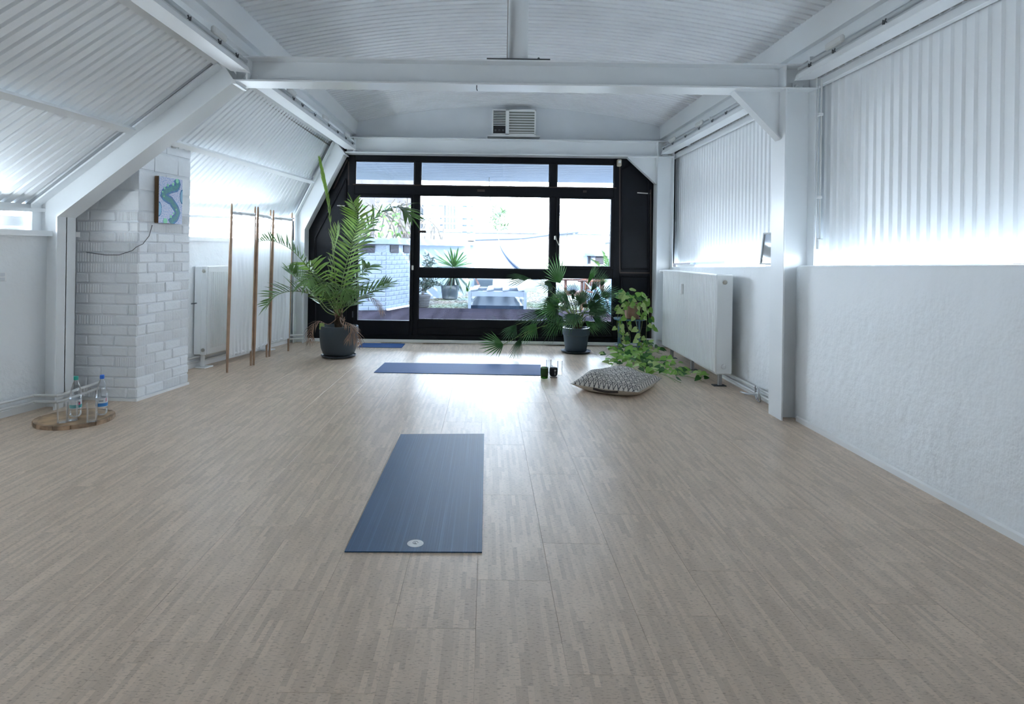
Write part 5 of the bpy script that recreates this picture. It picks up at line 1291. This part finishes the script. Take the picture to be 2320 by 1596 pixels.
for k in range(4):
    x = lerp(bx0 + .10, bx1 - .06, k / 3); MB().prism([(x - .08, by0 - .04, bz + .052), (x + .06, by0 - .04, bz + .075), (x + .10, by1 + .04, bz + .075), (x - .04, by1 + .04, bz + .052)], (0, 0, .022)).build('slat', M['oblue'], t)
# yucca in pot
pc = V((at(1018, 680, 16).x, 16.2, TZ0)); t = thing('potted_yucca', 'spiky green yucca in a dark pot on the gravel', 'plant', pc)
MB().lathe(pc, [(.15, 0), (.19, .02), (.235, .36), (.21, .36), (.20, .30), (.001, .30)], 24).build('pot', M['pot'], t, smooth=True)
hc = at(1028, 606, 16.1); MB().tube([pc + V((0, 0, .3)), (pc + V((0, 0, .3))).lerp(hc, .5), hc], [.05, .045, .03], 8).build('trunk', M['trunk'], t)
rnd = random.Random(8)
for k in range(64):
    a_ = rnd.uniform(0, 6.28); el = rnd.uniform(-1.25, 1.45); d = V((math.cos(a_) * math.cos(el), math.sin(a_) * math.cos(el) * .8, math.sin(el))); mb = MB()
    blade(mb, hc + V((0, 0, -.04 * (el < 0) * 3)) + d * .02, d, V((0, -.6, .6)), rnd.uniform(.45, .62), .045, .10 if el > 0 else .2); mb.build('leaf', M['yucca'] if el > .1 else M['olive'], t)
# olive shrub in wicker basket
pc = V((at(955, 700, 13.75).x, 13.8, TZ0)); t = thing('potted_olive', 'silvery olive shrub in a grey wicker basket beside the deck', 'plant', pc)
bk = MB().lathe(pc, [(.13, 0), (.15, .02), (.19, .26), (.18, .27), (.16, .22), (.001, .22)], 20).build('basket', M['wicker'], t, smooth=True)
for k in range(7): MB().tube([pc + V(((.152 + .006 * k) * math.cos(j * .3927), (.152 + .006 * k) * math.sin(j * .3927), .03 + .036 * k)) for j in range(17)], .009, 5).build('wicker_band', M['wicker'], bk)
lf = MB(); rnd = random.Random(2)
for k in range(13):
    q = at(rnd.uniform(945, 1000), rnd.uniform(575, 650), 14.0 + rnd.uniform(-.3, .3)); sp = smooth_path([pc + V((0, 0, .24)), (pc + V((0, 0, .3))).lerp(q, .55) + V((0, 0, .1)), q], 10)
    MB().tube(sp, .006, 5).build('stem', M['twig'], t)
    for p in sp[2:]:
        for _ in range(5): blade(lf, p + V((rnd.uniform(-.05, .05), rnd.uniform(-.05, .05), rnd.uniform(-.03, .03))), V((rnd.uniform(-1, 1), rnd.uniform(-1, 1), rnd.uniform(-.5, 1))), V((0, -1, .4)), rnd.uniform(.06, .11), .022, .1)
lf.build('foliage', M['olive'], t)
# dark planter with stick
a, b = at(1074, 632, 18), at(1117, 656, 18); t = thing('trough_planter', 'dark square planter with dry twigs before the far wall', 'planter', ((a.x + b.x) / 2, 18.2, TZ0))
MB().prism([(a.x + .04, 18, TZ0), (b.x - .04, 18, TZ0), (b.x, 18, a.z), (a.x, 18, a.z)], (0, .45, 0)).build('box', M['pot'], t)
rnd = random.Random(6)
for k in range(9):
    p = V((rnd.uniform(a.x + .05, b.x - .05), 18.2, a.z)); MB().tube([p, p + V((rnd.uniform(-.35, .35), rnd.uniform(-.2, .2), rnd.uniform(.15, .55)))], [.008, .003], 5).build('twig', M['twig'], t)
MB().bar(at(1078, 632, 17.9), at(1090, 655, 17.7), .05, .03, up=(0, 1, 0)).build('stake', M['teak'], t)
# hammock
HY = 15.6
M['stripe'] = P('hammock_stripe', (.30, .33, .37), .9); M['stripeb'] = P('hammock_blue', (.02, .05, .14), .9)
t = thing('hammock', 'blue and white striped hammock slung across the terrace', 'hammock', at(1210, 632, HY))
top_ = smooth_path([at(1127, 525, HY), at(1136, 570, HY), at(1168, 612, HY), at(1212, 636, HY), at(1255, 612, HY), at(1283, 542, HY)], 25)
for s_ in range(6):
    rows = []
    for i, p in enumerate(top_):
        f = i / (len(top_) - 1); wd = .36 * math.sin(math.pi * f) ** .8 + .02; u0, u1 = s_ / 6 - .5, (s_ + 1) / 6 - .5
        rows.append([p + V((0, u * wd * 1.6, abs(u) * wd * .7)) for u in (u0, (u0 + u1) / 2, u1)])
    MB().grid(rows).build('cloth_stripe', M['stripeb'] if s_ % 2 else M['stripe'], t)
for a, b in (((1127, 525), (1112, 455)), ((1283, 542), (1296, 470)), ): MB().tube([at(*a, HY), at(*b, HY)], .008, 5).build('rope', M['twig'], t)
MB().tube([at(1112, 455, HY), at(1109, 440, 15.3), V((at(1108, 430, 15.15).x, 15.15, 3.1))], .012, 6).build('hook', M['darkmetal'], t)
# right side wall with posts and rails, small chimney
rw_ = thing('terrace_side_wall', 'white wall with posts along the right side of the terrace', 'wall', (3.0, 15, TZ0), kind='structure')
MB().prism([(3.75, 10, TZ0), (3.95, 10, TZ0), (3.95, 20, TZ0), (3.75, 20, TZ0)], (0, 0, 1.55)).build('wall_board', M['oblue'], rw_)
MB().prism([(3.70, 10, 1.66), (4.0, 10, 1.66), (4.0, 20, 1.66), (3.70, 20, 1.66)], (0, 0, .08)).build('coping', M['oblue'], rw_)
for y in (11.5, 13, 14.5, 16, 17.5, 19): B(3.70, 3.98, y - .1, y + .1, TZ0, 2.5, .01).build('post', M['oblue'], rw_)
MB().bar((3.8, 10, 2.45), (3.8, 20, 2.45), .08, .16).build('rail', M['oblue'], rw_)
a, b = at(1330, 578, 14.6), at(1375, 640, 14.6); cc_ = V(((a.x + b.x) / 2, 14.9, 0)); hw = (b.x - a.x) / 2
t = thing('vent_house', 'small white masonry vent block with dark openings by the right terrace wall', 'chimney', (cc_.x, 14.9, TZ0))
B(cc_.x - hw, cc_.x + hw, 14.6, 15.2, TZ0, a.z - .02).build('block', M['oblue'], t)
for f0, f1 in ((.06, .18), (.42, .82)): B(lerp(cc_.x - hw, cc_.x + hw, f0), lerp(cc_.x - hw, cc_.x + hw, f1), 14.585, 14.62, a.z - .20, a.z - .03).build('vent_opening', M['shade'], t)
MB().prism([(cc_.x - hw - .06, 14.52, a.z - .02), (cc_.x + hw + .06, 14.52, a.z - .02), (cc_.x + hw + .06, 15.28, a.z + .02), (cc_.x - hw - .06, 15.28, a.z + .02)], (0, 0, .06)).build('cap_slab', M['oblue'], t)
# wooden armchair
ac = V((at(1325, 690, 13.6).x, 13.75, DZ - .04)); t = thing('garden_armchair', 'weathered teak garden armchair half hidden by the fan palm', 'chair', ac)
mm = Matrix.Translation(ac) @ Matrix.Rotation(R(-62), 4, 'Z')
def cb_(nm, *q): MB().box(*q, .006, m=mm).build(nm, M['teak'], t)
for x in (-.30, .30): cb_('leg', x - .025, x + .025, -.30, -.25, 0, .62); cb_('leg', x - .025, x + .025, .24, .29, 0, .85); cb_('armrest', x - .045, x + .045, -.36, .28, .62, .655)
cb_('apron', -.3, .3, -.29, -.265, .30, .38)
for k in range(6): cb_('seat_slat', -.29, .29, -.29 + k * .092, -.21 + k * .092, .38, .40)
for k in range(6): cb_('back_slat', -.25 + k * .09, -.19 + k * .09, .26, .285, .42, .84)
cb_('back_rail', -.32, .32, .245, .29, .82, .90)
# ferns and blue-green agave at the right
def spiky(nm, label, c, n, L, wd, mat, seed, up=.5):
    t = thing(nm, label, 'plant', c); rnd = random.Random(seed)
    for k in range(n):
        a_ = rnd.uniform(0, 6.28); d = V((math.cos(a_), math.sin(a_) * .7, rnd.uniform(up * .4, up * 2.4))); mb = MB(); blade(mb, V(c) + V((0, 0, .02)), d, V((0, -.7, .7)), L * rnd.uniform(.7, 1.1), wd, .22); mb.build('leaf', M[mat], t)
M['agave'] = P('agave_blue', (.04, .09, .13), .6, var=(.3, 4))
spiky('agave_plant', 'blue-green agave on the deck behind the fan palm', (2.35, 11.9, DZ), 18, .95, .08, 'agave', 3, .9)
t = thing('fern_plant', 'feathery green fern by the right terrace wall', 'plant', at(1370, 640, 12.5))
for k, (a, b, c) in enumerate((((1372, 640), (1376, 600), (1366, 572)), ((1370, 640), (1345, 612), (1305, 614)), ((1374, 640), (1390, 600), (1396, 575)), ((1372, 640), (1355, 600), (1345, 590)))):
    frond(t, [at(*a, 12.5), at(*b, 12.4), at(*c, 12.3)], 22, .16, .03, 'frondlime' if k == 1 else 'frond', 60 + k, lift=.1, fwd=.3, droop=.1, start=.2, rw_=.006)
spiky('low_weeds', 'clump of small green weeds at the foot of the far wall', V((at(1060, 612, 19.2).x, 19.2, TZ0)), 14, .7, .05, 'yucca', 9, .8)
